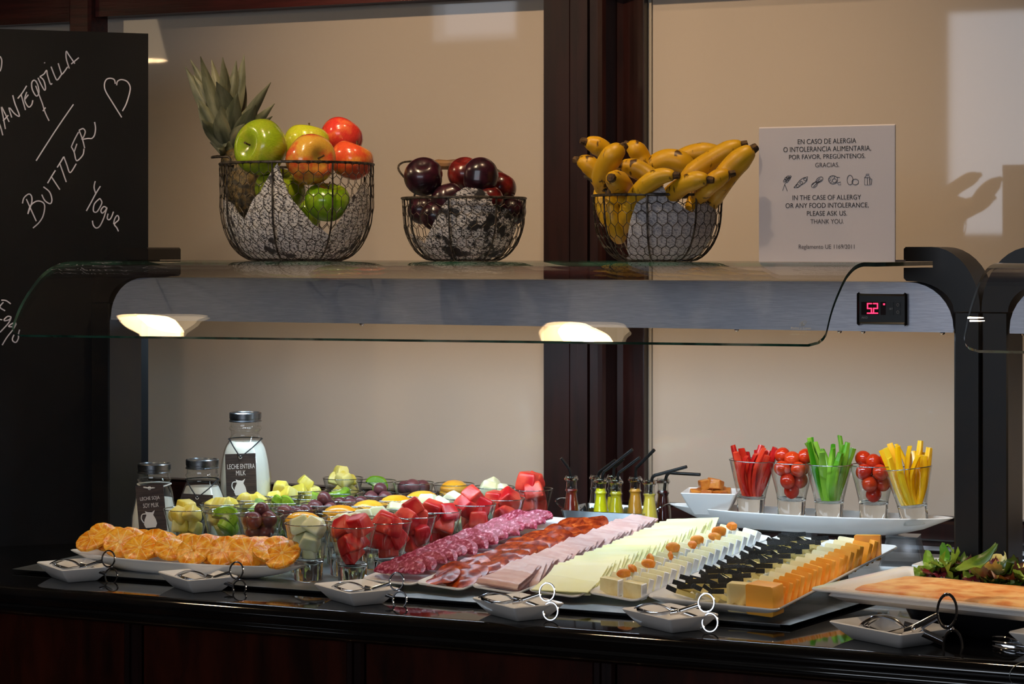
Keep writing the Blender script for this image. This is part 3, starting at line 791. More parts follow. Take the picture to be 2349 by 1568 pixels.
# ------------------------------------------------------------------ apples
def apple_mesh(seed, squash=.92):
    prof = []
    for k in range(0, 25):
        t = pi * k / 24
        r = sin(t) * (1 + .10 * cos(t)); z = cos(t) * squash
        dip = math.exp(-(t / .42) ** 2) * .34 - math.exp(-((pi - t) / .3) ** 2) * .18
        prof.append((max(r, .0) * 1.0, z - dip))
    prof[0] = (0.0005, prof[0][1]); prof[-1] = (0.0005, prof[-1][1])
    m = MB().lathe(prof, 32)
    out = []
    for x, y, z in m.v:
        a = math.atan2(y, x); f = 1 + .022 * cos(5 * a + seed) * (1 if z < 0 else .3) + .02 * sin(2 * a + seed * 2)
        out.append((x * f, y * f, z))
    m.v = out
    return m
def apple_mat(name, base, blush, lo, hi, streak=True, dip='6E7A2A'):
    m = M(name, base, blush, ns=1.7, lo=lo, hi=hi, rough=.22, ior=1.45, coat=.4, detail=3, sss=.08, sssr=(.02, .01, .005))
    nt = m.node_tree; p = nt.nodes['Principled BSDF']; L = nt.links.new
    src = p.inputs['Base Color'].links[0].from_socket
    tc = nt.nodes.new('ShaderNodeTexCoord')
    mp = nt.nodes.new('ShaderNodeMapping'); mp.inputs['Scale'].default_value = (9, 9, 1.2); L(tc.outputs['Object'], mp.inputs[0])
    nz = nt.nodes.new('ShaderNodeTexNoise'); nz.inputs['Scale'].default_value = 3; nz.inputs['Detail'].default_value = 5; L(mp.outputs[0], nz.inputs['Vector'])
    sp = nt.nodes.new('ShaderNodeTexVoronoi'); sp.inputs['Scale'].default_value = 9; L(tc.outputs['Object'], sp.inputs['Vector'])
    r = nt.nodes.new('ShaderNodeMath'); r.operation = 'LESS_THAN'; r.inputs[1].default_value = .085; L(sp.outputs['Distance'], r.inputs[0])
    mx = nt.nodes.new('ShaderNodeMix'); mx.data_type = 'RGBA'; mx.blend_type = 'OVERLAY'; mx.inputs['Factor'].default_value = .35; L(src, mx.inputs['A'])
    L(nz.outputs['Fac'], mx.inputs['B'])
    m2 = nt.nodes.new('ShaderNodeMix'); m2.data_type = 'RGBA'; L(mx.outputs['Result'], m2.inputs['A']); m2.inputs['B'].default_value = lin('D9C98A')
    s3 = nt.nodes.new('ShaderNodeMath'); s3.operation = 'MULTIPLY'; s3.inputs[1].default_value = .35; L(r.outputs[0], s3.inputs[0]); L(s3.outputs[0], m2.inputs['Factor'])
    # greenish stem hollow
    sx = nt.nodes.new('ShaderNodeVectorMath'); sx.operation = 'MULTIPLY'; sx.inputs[1].default_value = (1, 1, 0); L(tc.outputs['Object'], sx.inputs[0])
    ln = nt.nodes.new('ShaderNodeVectorMath'); ln.operation = 'LENGTH'; L(sx.outputs[0], ln.inputs[0])
    cr = nt.nodes.new('ShaderNodeValToRGB'); e = cr.color_ramp.elements; e[0].position = .12; e[0].color = (1, 1, 1, 1); e[1].position = .42; e[1].color = (0, 0, 0, 1); L(ln.outputs['Value'], cr.inputs[0])
    m4 = nt.nodes.new('ShaderNodeMix'); m4.data_type = 'RGBA'; L(m2.outputs['Result'], m4.inputs['A']); m4.inputs['B'].default_value = lin(dip)
    k = nt.nodes.new('ShaderNodeMath'); k.operation = 'MULTIPLY'; k.inputs[1].default_value = .7; L(cr.outputs[0], k.inputs[0]); L(k.outputs[0], m4.inputs['Factor'])
    L(m4.outputs['Result'], p.inputs['Base Color'])
    return m
MT['ap_green'] = apple_mat('green_apple_skin', '8FA81E', 'A8A832', .45, .7)
MT['ap_deep'] = apple_mat('deep_green_apple_skin', '6E9A14', '8FAE22', .45, .65)
MT['ap_yel'] = apple_mat('yellow_green_apple_skin', 'B4BC2A', 'C6BC3E', .45, .65)
MT['ap_red'] = apple_mat('red_apple_skin', 'C2352C', 'CF6A3A', .50, .72, dip='9A5A28')
MT['ap_org'] = apple_mat('orange_blush_apple_skin', 'D2A03E', 'CC5230', .42, .62, dip='8A7A2E')
MT['ap_org2'] = apple_mat('orange_red_apple_skin', 'CC4E2C', 'D8893A', .48, .68, dip='9A6A28')
MT['stem'] = M('apple_stem', '3A2A16', '5A4426', ns=60, rough=.7)
def tuck(p, r, bk, k=1.0):
    """slide a point along its sight line until it lies inside the basket wall"""
    root, R, H, prof, c0, D = bk
    if p.z - r * .75 > ZG + H: return p
    d = (p - EYE).normalized()
    z = min(1.0, max(0.0, (p.z - ZG) / H))
    t = 0.0
    while t < 1.0 and prof(t)[1] < z * H: t += .02
    Rz_ = prof(min(1, t))[0] - .004
    best = p; 
    for i in range(40):
        q = p + d * (.004 * i)
        v = V((q.x - c0.x, q.y - c0.y, 0))
        if v.length + r * k <= Rz_: return q
        w = V((best.x - c0.x, best.y - c0.y, 0))
        if v.length < w.length: best = q
    return best
def place_round(px, py, rpx, Y):
    p = PY(px, py, Y); D = p.dot(V((-SN, CS, 0))) if False else (-p.x * SN + p.y * CS)
    return p, rpx * D / F
def aim(d, roll=0):
    return V(d).normalized().to_track_quat('Z', 'Y').to_matrix().to_4x4() @ Rz(roll)
def apple(px, py, rpx, Y, d, mat, label, roll=0):
    p, r = place_round(px, py, rpx, Y)
    p = tuck(p, r, big)
    me = apple_mesh(px * .01).mesh('apple', MT[mat], True, 60)
    o = thing('apple', me, label, 'apple', 'apples in the big basket', mx=T(p) @ aim(d, roll) @ Sc(r))
    st = MB().tube(spline([(0, 0, .5), (.02, .01, .72), (.09, .03, .92)]), [.035] * 10 + [.05], 6)
    link('stem', st.mesh('stem', MT['stem']), o)
apple(600, 338, 64, 3.225, (-.22, -.85, .10), 'ap_green', 'large green apple with its stem hollow turned sideways beside the pineapple crown')
apple(704, 330, 53, 3.335, (.1, .2, 1), 'ap_yel', 'yellow-green apple on the heap between green and red apples')
apple(783, 316, 50, 3.41, (.3, .5, .8), 'ap_red', 'bright red apple at the top of the apple heap')
apple(711, 366, 60, 3.19, (.92, -.48, .06), 'ap_org', 'yellow apple with red blush resting on the basket rim, stem hollow showing', 40)
apple(806, 368, 52, 3.26, (.3, .2, .9), 'ap_org2', 'orange-red apple beside the yellow blushed apple at the rim', 60)
apple(643, 438, 58, 3.265, (.35, -.25, .9), 'ap_green', 'green apple inside the basket behind the folded newspaper point', 90)
apple(751, 463, 52, 3.215, (.2, -.2, .95), 'ap_deep', 'deep green apple low in the basket under the blushed apple', 20)
apple(690, 495, 48, 3.36, (.1, .1, 1), 'ap_deep', 'green apple buried at the bottom of the apple basket', 20)

# ------------------------------------------------------------------ pineapple
MT['pine_skin'] = M('pineapple_rind', '1E1A0C', '5A4820', ns=110, lo=.4, hi=.62, rough=.6, bump=.003, bs=130)
MT['pine_leaf'] = M('pineapple_leaf', '424632', '74745C', ns=70, lo=.36, hi=.62, rough=.5, stretch=(1, 1, .25), c3='7A6440')
pb = PY(566, 440, 3.33); pt_ = PY(533, 348, 3.34)
pr = link('pineapple', None); tag(pr, 'whole pineapple with spiky grey-green crown leaning out of the apple basket', 'pineapple')
ax = (pt_ - pb).normalized()
pmx = frame(pb, *(lambda z: (lambda x: (x, z.cross(x), z))(V((0, 1, 0)).cross(z).normalized()))(ax))
pr.matrix_local = pmx
Lb = (pt_ - pb).length
body = MB()
prof = [(.0005, -Lb*.8), (.016, -Lb*.75), (.030, -Lb*.5), (.034, -.1*Lb), (.033, .3*Lb), (.028, .7*Lb), (.019, .97*Lb), (.0005, Lb*1.02)]
body.lathe(smooth_profile(prof, 3), 30)
out = []
for x, y, z in body.v:
    a = math.atan2(y, x); k = z * 95
    f = 1 + .05 * abs(sin(4 * a + k)) * abs(sin(4 * a - k))
    out.append((x * f, y * f, z))
body.v = out
link('fruit_body', body.mesh('fruit_body', MT['pine_skin'], True, 60), pr)
def leaf_mesh(L_, w, curl, twist, seed):
    rows = []
    for i in range(11):
        t = i / 10
        ww = w * (.55 + 1.3 * t * (1 - t) * 1.6) * (1 - t ** 3.2) + .0006
        a = curl * t * t
        y = curl * .3 * L_ * t * t
        z = L_ * t * cos(a * .7)
        row = []
        for j in range(-2, 3):
            u = j / 2.0
            xx = u * ww; dy = -abs(u) ** 1.6 * ww * .55
            tw = twist * t
            row.append((xx * cos(tw) - dy * sin(tw), y + dy * cos(tw) + xx * sin(tw) + .002 * sin(seed + t * 6), z))
        rows.append(row)
    m = MB().grid(rows)
    b = list(m.v); fs = list(m.f)
    m.add([(x, y - .0012, z) for x, y, z in b], [tuple(reversed(f)) for f in fs])
    return m.mesh('crown_leaf', MT['pine_leaf'], True, 80)
# leaf: (base px, tip px, width px)
inv = pmx.inverted()
leaves = [((515, 300), (456, 130), 26, 0), ((520, 300), (425, 165), 30, 1), ((522, 280), (436, 150), 24, 2), ((525, 270), (483, 140), 24, 3), ((528, 260), (507, 137), 22, 0), ((530, 262), (542, 152), 24, 1), ((535, 265), (560, 139), 24, 2),
          ((520, 280), (500, 192), 44, 4), ((532, 290), (562, 182), 34, 3), ((520, 300), (440, 180), 30, 1), ((512, 310), (448, 228), 36, 2), ((515, 322), (455, 242), 34, 0), ((530, 322), (508, 262), 46, 4), ((515, 325), (470, 262), 34, 3),
          ((540, 300), (620, 205), 22, 1), ((545, 315), (634, 247), 20, 2), ((545, 322), (630, 277), 22, 0), ((548, 310), (600, 228), 26, 3), ((540, 325), (585, 258), 34, 4), ((520, 330), (468, 300), 28, 1), ((515, 335), (476, 312), 24, 2),
          ((522, 340), (488, 345), 22, 3), ((528, 342), (505, 357), 20, 0), ((530, 330), (560, 300), 34, 4), ((525, 320), (545, 225), 34, 0), ((520, 300), (470, 205), 30, 3), ((538, 330), (520, 350), 22, 1), ((512, 318), (462, 288), 26, 4), ((522, 270), (520, 170), 26, 1), ((532, 300), (590, 240), 24, 2)]
core = MB().tube([inv @ PY(531, 352, 3.34), inv @ PY(526, 310, 3.335), inv @ PY(520, 265, 3.33)], [.017, .013, .004], 10)
link('crown_core', core.mesh('crown_core', MT['pine_leaf']), pr)
for i, (b_, t_, wp, sd) in enumerate(leaves):
    dY = [-.035, -.02, .0, .02, -.045][sd]
    base = V(PY(526 + (b_[0] - 526) * .8, 342 + (b_[1] - 342) * .85 + 12, 3.33)) ; tip = PY(t_[0], t_[1] - 14, 3.33 + dY)
    L_ = (tip - base).length
    z = (tip - base).normalized(); viewer = (V((0, 0, ZC)) - base).normalized()
    yv = (viewer - z * viewer.dot(z)).normalized()
    if i % 3 == 1: yv = (yv + V((jit(.6), jit(.4), jit(.3)))).normalized(); yv = (yv - z * yv.dot(z)).normalized()
    xv = yv.cross(z)
    me = leaf_mesh(L_, wp * 1.25 * 3.8 / F / 2, random.choice((-1, 1)) * (.3 + jit(.3)), jit(.5), i)
    link('crown_leaf', me, pr, inv @ frame(base, xv, yv, z))

# ------------------------------------------------------------------ plums
MT['plum1'] = M('dark_plum_skin', '1C0C14', '3A1220', ns=2.2, lo=.4, hi=.7, rough=.28, coat=.3, c3='5A4A58', detail=4)
MT['plum2'] = M('red_plum_skin', '3C0E10', '6A1A16', ns=1.6, lo=.4, hi=.65, rough=.25, coat=.3, c3='6A4A4A', detail=4)
def plum_mesh():
    m = MB().lathe([(max(.0005, sin(pi*k/20)), cos(pi*k/20) * .95 - math.exp(-(pi*k/20/.3)**2) * .16) for k in range(21)], 28)
    m.v = [(x * (1 - .10 * math.exp(-(math.atan2(y, x) / .25) ** 2)), y, z) for x, y, z in m.v]
    return m
PM = {k: plum_mesh().mesh('plum', MT[k], True, 70) for k in ('plum1', 'plum2')}
plums = [(972, 405, 46, 3.245, 'plum1', (.2, -.5, .5), 'dusky purple plum perched on the rim under the curved handle'), (1066, 398, 40, 3.345, 'plum2', (.1, -.5, .8), 'red-flushed plum behind the wooden handle grip end'),
         (1102, 404, 44, 3.265, 'plum1', (-.9, -.4, .1), 'dark plum with a deep cleft on the top of the heap'), (1148, 430, 37, 3.325, 'plum2', (.4, .3, .8), 'maroon plum at the end of the heap by the handle hinge'),
         (1122, 456, 34, 3.235, 'plum2', (.2, -.2, .9), 'small red plum behind the paper edge at the rim'), (1028, 456, 40, 3.255, 'plum1', (-.2, -.2, .9), 'brownish plum against the wire rim beside the paper'),
         (1002, 494, 38, 3.25, 'plum1', (0, 0, 1), 'dark plum pressed against the netting inside the basket'), (1172, 484, 36, 3.265, 'plum1', (.2, 0, 1), 'dark brown plum inside the basket by the folded paper corner'),
         (968, 482, 34, 3.31, 'plum1', (0, .3, 1), 'shadowed plum low in the plum basket'), (1080, 480, 42, 3.32, 'plum1', (0, .3, 1), 'plum buried in the middle of the plum basket')]
for px, py, r, Y, k, d, lb in plums:
    p, rr_ = place_round(px, py, r, Y)
    p = tuck(p, rr_, mid)
    thing('plum', PM[k], lb, 'plum', 'plums in the small basket', mx=T(p) @ aim(d) @ Sc(rr_))

# ------------------------------------------------------------------ bananas
MT['banana'] = M('banana_peel', 'C6920C', 'D2A41E', ns=14, lo=.3, hi=.7, rough=.42, sss=.05, detail=4, bump=.0003, bs=80)
nt = MT['banana'].node_tree; p_ = nt.nodes['Principled BSDF']
src = p_.inputs['Base Color'].links[0].from_socket
tc = nt.nodes.new('ShaderNodeTexCoord'); nz = nt.nodes.new('ShaderNodeTexNoise'); nz.inputs['Scale'].default_value = 70; nz.inputs['Detail'].default_value = 5
mp = nt.nodes.new('ShaderNodeMapping'); mp.inputs['Scale'].default_value = (1, 1, .35); nt.links.new(tc.outputs['Object'], mp.inputs[0]); nt.links.new(mp.outputs[0], nz.inputs['Vector'])
cr = nt.nodes.new('ShaderNodeValToRGB'); cr.color_ramp.elements[0].position = .585; cr.color_ramp.elements[1].position = .64; nt.links.new(nz.outputs['Fac'], cr.inputs[0])
mx = nt.nodes.new('ShaderNodeMix'); mx.data_type = 'RGBA'; nt.links.new(cr.outputs[0], mx.inputs['Factor']); nt.links.new(src, mx.inputs['A']); mx.inputs['B'].default_value = lin('4A2E0C')
nt.links.new(mx.outputs['Result'], p_.inputs['Base Color'])
MT['btip'] = M('banana_tip', '2A1C0E', '5A4020', ns=200, rough=.8)
def banana(pts, label, rpx=26, tip0=True, tip1=False):
    P = [PY(1240 + x / 4.517, 280 + y / 4.517, Y) for x, y, Y in pts]
    P = [tuck(q, .014, ban) if q.z < ZG + ban[2] + .01 else q for q in P]
    S = [V(q) for q in spline([tuple(q) for q in P], 6)]
    n = len(S); R = rpx * 3.48 / F
    rad = []
    for i in range(n):
        t = i / (n - 1)
        a = .42 + .58 * min(1, (t / .28)) ** .7 if tip0 else .7 + .3 * min(1, t / .25)
        b = .45 + .55 * min(1, ((1 - t) / .25)) ** .7
        rad.append(R * min(a, b))
    o0 = S[0]
    m = MB()
    m.tube([q - o0 for q in S], rad, 10)
    me = m.mesh('banana', MT['banana'], True, 45)
    # slightly five-sided section
    o = thing('banana', me, label, 'banana', 'bananas in the small basket', mx=T(o0))
    d = (S[0] - S[1]).normalized()
    tm = MB().tube([-d * .002, d * .005, d * .009], [rad[0] * 1.02, rad[0] * .92, rad[0] * .75], 9).jitter(.0007, 300)
    link('blossom_end', tm.mesh('blossom_end', MT['btip']), o)
    if tip1:
        d = (S[-1] - S[-2]).normalized()
        link('blossom_end', MB().tube([S[-1] - o0 - d * .001, S[-1] - o0 + d * .006], [rad[-1], rad[-1] * .8], 9).mesh('blossom_end', MT['btip']), o)
ba = [([(470, 205, 3.33), (560, 235, 3.34), (650, 285, 3.35), (735, 380, 3.36), (770, 520, 3.36)], 'banana at the very top of the heap, dark end pointing out over the basket', 23),
      ([(840, 268, 3.235), (760, 330, 3.225), (690, 440, 3.23), (645, 580, 3.245), (640, 720, 3.26)], 'speckled banana standing upright with its dark end up', 27),
      ([(915, 240, 3.33), (985, 280, 3.325), (1045, 370, 3.33), (1085, 500, 3.33), (1090, 600, 3.33)], 'green-tinged banana behind the upright speckled banana', 23),
      ([(395, 400, 3.29), (480, 430, 3.29), (560, 500, 3.295), (620, 600, 3.30), (660, 740, 3.31)], 'banana resting over the bent wire handle', 23),
      ([(737, 580, 3.165), (790, 610, 3.20), (840, 670, 3.235), (860, 800, 3.25), (850, 950, 3.26)], 'banana pointing straight out with round dark end', 27),
      ([(840, 440, 3.27), (950, 470, 3.275), (1060, 520, 3.28), (1160, 600, 3.28), (1230, 700, 3.28)], 'banana lying across the middle of the heap', 23),
      ([(1385, 552, 3.20), (1250, 560, 3.20), (1110, 640, 3.205), (980, 790, 3.21), (900, 960, 3.225), (880, 1120, 3.25)], 'long curved banana dipping into the basket past the paper', 22),
      ([(1735, 598, 3.205), (1620, 600, 3.205), (1480, 655, 3.215), (1350, 760, 3.23), (1310, 860, 3.25)], 'banana with brown scars just above the paper point', 22),
      ([(1960, 540, 3.23), (1860, 570, 3.225), (1740, 660, 3.225), (1620, 790, 3.235), (1540, 900, 3.25)], 'banana with a long black seam leaning on the rim', 21),
      ([(2195, 285, 3.27), (2110, 350, 3.265), (1980, 480, 3.265), (1850, 650, 3.265), (1740, 830, 3.27), (1690, 950, 3.28)], 'longest banana reaching out furthest beside the notice', 27),
      ([(2090, 240, 3.32), (1970, 285, 3.315), (1780, 390, 3.31), (1590, 520, 3.30), (1450, 660, 3.30)], 'bruised banana slanting upward above the longest one', 24),
      ([(1600, 580, 3.35), (1480, 430, 3.34), (1330, 390, 3.335), (1200, 450, 3.335), (1120, 580, 3.335)], 'plain yellow banana arching in the middle of the heap', 27),
      ([(1850, 300, 3.39), (1720, 310, 3.385), (1560, 340, 3.38), (1440, 410, 3.38), (1380, 560, 3.38)], 'banana at the back with one reddish spot', 24),
      ([(725, 760, 3.235), (735, 900, 3.23), (770, 1060, 3.24), (830, 1230, 3.265)], 'banana standing inside the basket behind the netting', 24),
      ([(618, 660, 3.30), (640, 800, 3.29), (690, 950, 3.285), (760, 1100, 3.29)], 'banana half hidden inside the basket below the handle', 22)]
for pts, lb, r in ba: banana(pts, lb, r)
# ================================================================== FRUIT CUPS
def Lbl(o): return o
H_RIM = .092
def cup_meshes(prefix, h=H_RIM, rb=.0232, hb=.027, rt=.0392):
    wall = MB(); n = 36
    prof = [(rb, hb), (rb + .0012, hb + .004)] + [(rb + (rt - rb) * t, hb + .002 + (h - hb - .002) * t) for t in (.12, .3, .5, .7, .85, .96)] + [(rt, h - .0012), (rt - .0003, h), (rt - .0012, h - .0003)]
    rings = [[(r*cos(2*pi*j/n), r*sin(2*pi*j/n), z) for j in range(n)] for r, z in prof]
    wall.loft(rings, False, False)
    base = MB().lathe([(.0004, 0), (rb - .002, 0), (rb, .002), (rb, hb), (rb + .0012, hb + .004), (rb - .0008, hb + .006), (rb * .8, hb + .0025), (rb * .4, hb + .001), (.0004, hb + .0005)], n)
    rimt = MB().tube([(rt*cos(2*pi*j/n) * .995, rt*sin(2*pi*j/n) * .995, h - .0004) for j in range(n)], .0008, 6, True)
    return (wall.mesh(prefix, MT['glass'], True, 60), base.mesh('base', MT['base_glass'], True, 50), rimt.mesh('rim', MT['rim_glass'], True, 60))
MT['rim_glass'] = thin_glass('glass_rim', (.55, .60, .60), edge=.8, base=.30, power=1.2)
CUP = cup_meshes('glass_cup')
def cup(p, label, group, mx=None, name='glass_cup', cat='glass', C=None):
    C = C or CUP
    o = thing(name, C[0], label, cat, group, mx=mx or T(p))
    link('base', C[1], o); link('rim', C[2], o)
    return o
rows = {
 'pineapple': [(428, 1166), (509, 1152), (577, 1143), (643, 1135), (703, 1124), (787, 1095)],
 'kiwi': [(522, 1174), (593, 1160), (657, 1149), (715, 1143), (783, 1128), (863, 1102)],
 'grape': [(605, 1182), (683, 1166), (738, 1155), (800, 1144), (868, 1132), (949, 1106)],
 'mango': [(699, 1184), (784, 1170), (851, 1158), (912, 1146), (970, 1135), (1041, 1109)],
 'melon': [(713, 1199), (783, 1188), (845, 1173), (920, 1160), (995, 1148), (1050, 1138), (1137, 1117)],
 'watermelon': [(806, 1203), (880, 1191), (943, 1180), (1002, 1168), (1084, 1153), (1150, 1141), (1216, 1119)],
}
ctr = []
for k, L_ in rows.items():
    for i, (x, y) in enumerate(L_):
        p = PZ(x, y, ZP + H_RIM); ctr.append([k, i, V((p.x, p.y, 0))])
DM = .0795
for it in range(400):
    mv = False
    for a in range(len(ctr)):
        for b in range(a + 1, len(ctr)):
            d = ctr[b][2] - ctr[a][2]
            if d.length < DM - 1e-5:
                mv = True
                ra, rb_ = ctr[a][2].normalized(), ctr[b][2].normalized()
                far = 1 if ctr[b][2].length >= ctr[a][2].length else -1
                stp = (DM - d.length) * .5
                ctr[a][2] -= ra * stp * far; ctr[b][2] += rb_ * stp * far
                e = d.normalized() * stp * .35
                ctr[a][2] -= e; ctr[b][2] += e
    if not mv: break
# fruit piece shapes
def chunk(seed, sx, sy, sz, rnd=.22, amp=.06, n=3, taper=0.0):
    m = MB(); rings = []
    k = 6
    def sq(z, s):
        pts = []
        for (x, y) in [(p[0], p[1]) for p in rrect(sx * s, sy * s, min(sx, sy) * rnd * s, 3)]:
            pts.append((x, y, z))
        return pts
    rings = [sq(-sz/2, .84), sq(-sz/2 * .9, .97), sq(-sz/6, 1.0), sq(sz/6, 1.0 - taper * .4), sq(sz/2 * .9, .97 - taper * .8), sq(sz/2, .84 - taper * .8)]
    m.loft(rings)
    return m.jitter(max(sx, sy, sz) * amp, 55 / (max(sx, sy, sz) / .03), seed)
MT['pineapple'] = M('pineapple_flesh', 'E3CE4E', 'EFE08A', ns=60, rough=.3, sss=.25, sssr=(.006, .005, .002), bump=.0005, bs=120, stretch=(1, 1, .3))
MT['melon'] = M('pale_melon_flesh', 'E0E4B4', 'ECEDD2', ns=30, rough=.25, sss=.3, sssr=(.006, .006, .004))
MT['watermelon'] = M('watermelon_flesh', 'C4181E', 'E0503C', ns=30, rough=.3, sss=.2, sssr=(.008, .002, .002), bump=.0006, bs=160)
MT['mango'] = M('peach_flesh', 'F2A010', 'F5B636', ns=14, rough=.22, sss=.25, sssr=(.008, .004, .001))
MT['grape'] = M('red_grape_skin', '482830', '7A4444', ns=5, lo=.35, hi=.7, rough=.28, sss=.1, sssr=(.005, .002, .002), c3='86666C', ior=1.4)
def kiwi_mat():
    m = M('kiwi_flesh', '5E8A10', '8AAC34', ns=40, rough=.22, sss=.2, sssr=(.004, .005, .001))
    nt = m.node_tree; p = nt.nodes['Principled BSDF']; L = nt.links.new
    src = p.inputs['Base Color'].links[0].from_socket
    tc = nt.nodes.new('ShaderNodeTexCoord')
    sx = nt.nodes.new('ShaderNodeSeparateXYZ'); L(tc.outputs['Object'], sx.inputs[0])
    cm = nt.nodes.new('ShaderNodeCombineXYZ'); L(sx.outputs['X'], cm.inputs[0]); L(sx.outputs['Y'], cm.inputs[1])
    ln = nt.nodes.new('ShaderNodeVectorMath'); ln.operation = 'LENGTH'; L(cm.outputs[0], ln.inputs[0])
    core = nt.nodes.new('ShaderNodeValToRGB'); e = core.color_ramp.elements; e[0].position = .0045; e[0].color = (1, 1, 1, 1); e[1].position = .007; e[1].color = (0, 0, 0, 1); L(ln.outputs['Value'], core.inputs[0])
    vr = nt.nodes.new('ShaderNodeTexVoronoi'); vr.inputs['Scale'].default_value = 420; L(tc.outputs['Object'], vr.inputs['Vector'])
    sd = nt.nodes.new('ShaderNodeMath'); sd.operation = 'LESS_THAN'; sd.inputs[1].default_value = .3; L(vr.outputs['Distance'], sd.inputs[0])
    bnd = nt.nodes.new('ShaderNodeValToRGB'); e = bnd.color_ramp.elements; e[0].position = .006; e[0].color = (0, 0, 0, 1); e[1].position = .0075; e[1].color = (1, 1, 1, 1)
    x = e.new(.0105); x.color = (1, 1, 1, 1); y = e.new(.012); y.color = (0, 0, 0, 1); L(ln.outputs['Value'], bnd.inputs[0])
    ml = nt.nodes.new('ShaderNodeMath'); ml.operation = 'MULTIPLY'; L(sd.outputs[0], ml.inputs[0]); L(bnd.outputs[0], ml.inputs[1])
    m1 = nt.nodes.new('ShaderNodeMix'); m1.data_type = 'RGBA'; L(core.outputs[0], m1.inputs['Factor']); L(src, m1.inputs['A']); m1.inputs['B'].default_value = lin('D8DDA0')
    m2 = nt.nodes.new('ShaderNodeMix'); m2.data_type = 'RGBA'; L(ml.outputs[0], m2.inputs['Factor']); L(m1.outputs['Result'], m2.inputs['A']); m2.inputs['B'].default_value = lin('0E0E06')
    L(m2.outputs['Result'], p.inputs['Base Color'])
    return m
MT['kiwi'] = kiwi_mat()
def half_round(seed, r, h, ang=200):
    """kiwi piece: sector of a thick slice"""
    n = 14; pts = [(0.0, 0.0)] if ang < 350 else []
    for k in range(n + 1):
        a = radians(ang * k / n - ang / 2); q = r * (1 + .05 * sin(3 * a + seed)); pts.append((q * cos(a), q * sin(a)))
    cxm = sum(p[0] for p in pts) / len(pts) * .0
    f = lambda s_, z: [(x * s_, y * s_, z) for x, y in pts]
    return MB().loft([f(.86, -h/2), f(1, -h*.32), f(1, h*.32), f(.86, h/2)])
def ball(r, sx=1, sy=1, sz=1, n=20, seed=0):
    return MB().lathe([(max(.0003, r * sin(pi*k/n)), -r * cos(pi*k/n)) for k in range(n + 1)], 20).xform(Sc(sx, sy, sz))
def cheekdome(r, h):
    return MB().lathe([(.0003, 0), (r * .6, .001), (r * .92, .002), (r, h * .18), (r * .95, h * .42), (r * .78, h * .7), (r * .5, h * .91), (r * .2, h * .99), (.0003, h)], 26).xform(Sc(1.08, .85, 1))
PC = {
 'pineapple': [chunk(s_, .027, .024, .02, .12, .07, taper=.35 if s_ % 2 else .1).mesh('pineapple_chunk', MT['pineapple'], True, 30) for s_ in (1, 2, 3)],
 'melon': [chunk(s_, .030, .022, .022, .18, .06, taper=.3).mesh('melon_chunk', MT['melon'], True, 35) for s_ in (4, 5, 6)],
 'watermelon': [chunk(s_, .029, .026, .024, .12, .06, taper=.2).mesh('watermelon_chunk', MT['watermelon'], True, 32) for s_ in (7, 8, 9)],
 'kiwi': [half_round(s_, .022, .018, a_).mesh('kiwi_piece', MT['kiwi'], True, 30) for s_, a_ in ((1, 180), (2, 130), (3, 220))],
 'grape': [ball(.0125, 1, 1, 1.12).mesh('grape', MT['grape'], True, 70)],
 'mango': [cheekdome(.029, .021).mesh('peach_half', MT['mango'], True, 70)],
}
for k_ in ('pineapple', 'melon', 'watermelon'):
    for me_ in PC[k_]: soften(me_)
CN = {'pineapple': ('pineapple_chunk', 'yellow pineapple chunk in a glass of the pineapple row', 'pineapple'), 'melon': ('melon_chunk', 'pale green melon chunk in a glass of the melon row', 'melon'), 'watermelon': ('watermelon_chunk', 'red watermelon chunk in a glass of the watermelon row', 'watermelon'),
      'kiwi': ('kiwi_piece', 'green kiwi piece in a glass of the kiwi row', 'kiwi'), 'grape': ('grape', 'dusky red grape in a glass of the grape row', 'grape'), 'mango': ('peach_half', 'orange peach half in a glass of the peach row', 'peach')}
CL = {'pineapple': 'conical glass filled with pineapple chunks', 'melon': 'conical glass filled with pale melon chunks', 'watermelon': 'conical glass filled with red watermelon chunks', 'kiwi': 'conical glass filled with green kiwi pieces', 'grape': 'conical glass filled with dark red grapes', 'mango': 'conical glass filled with orange peach halves'}
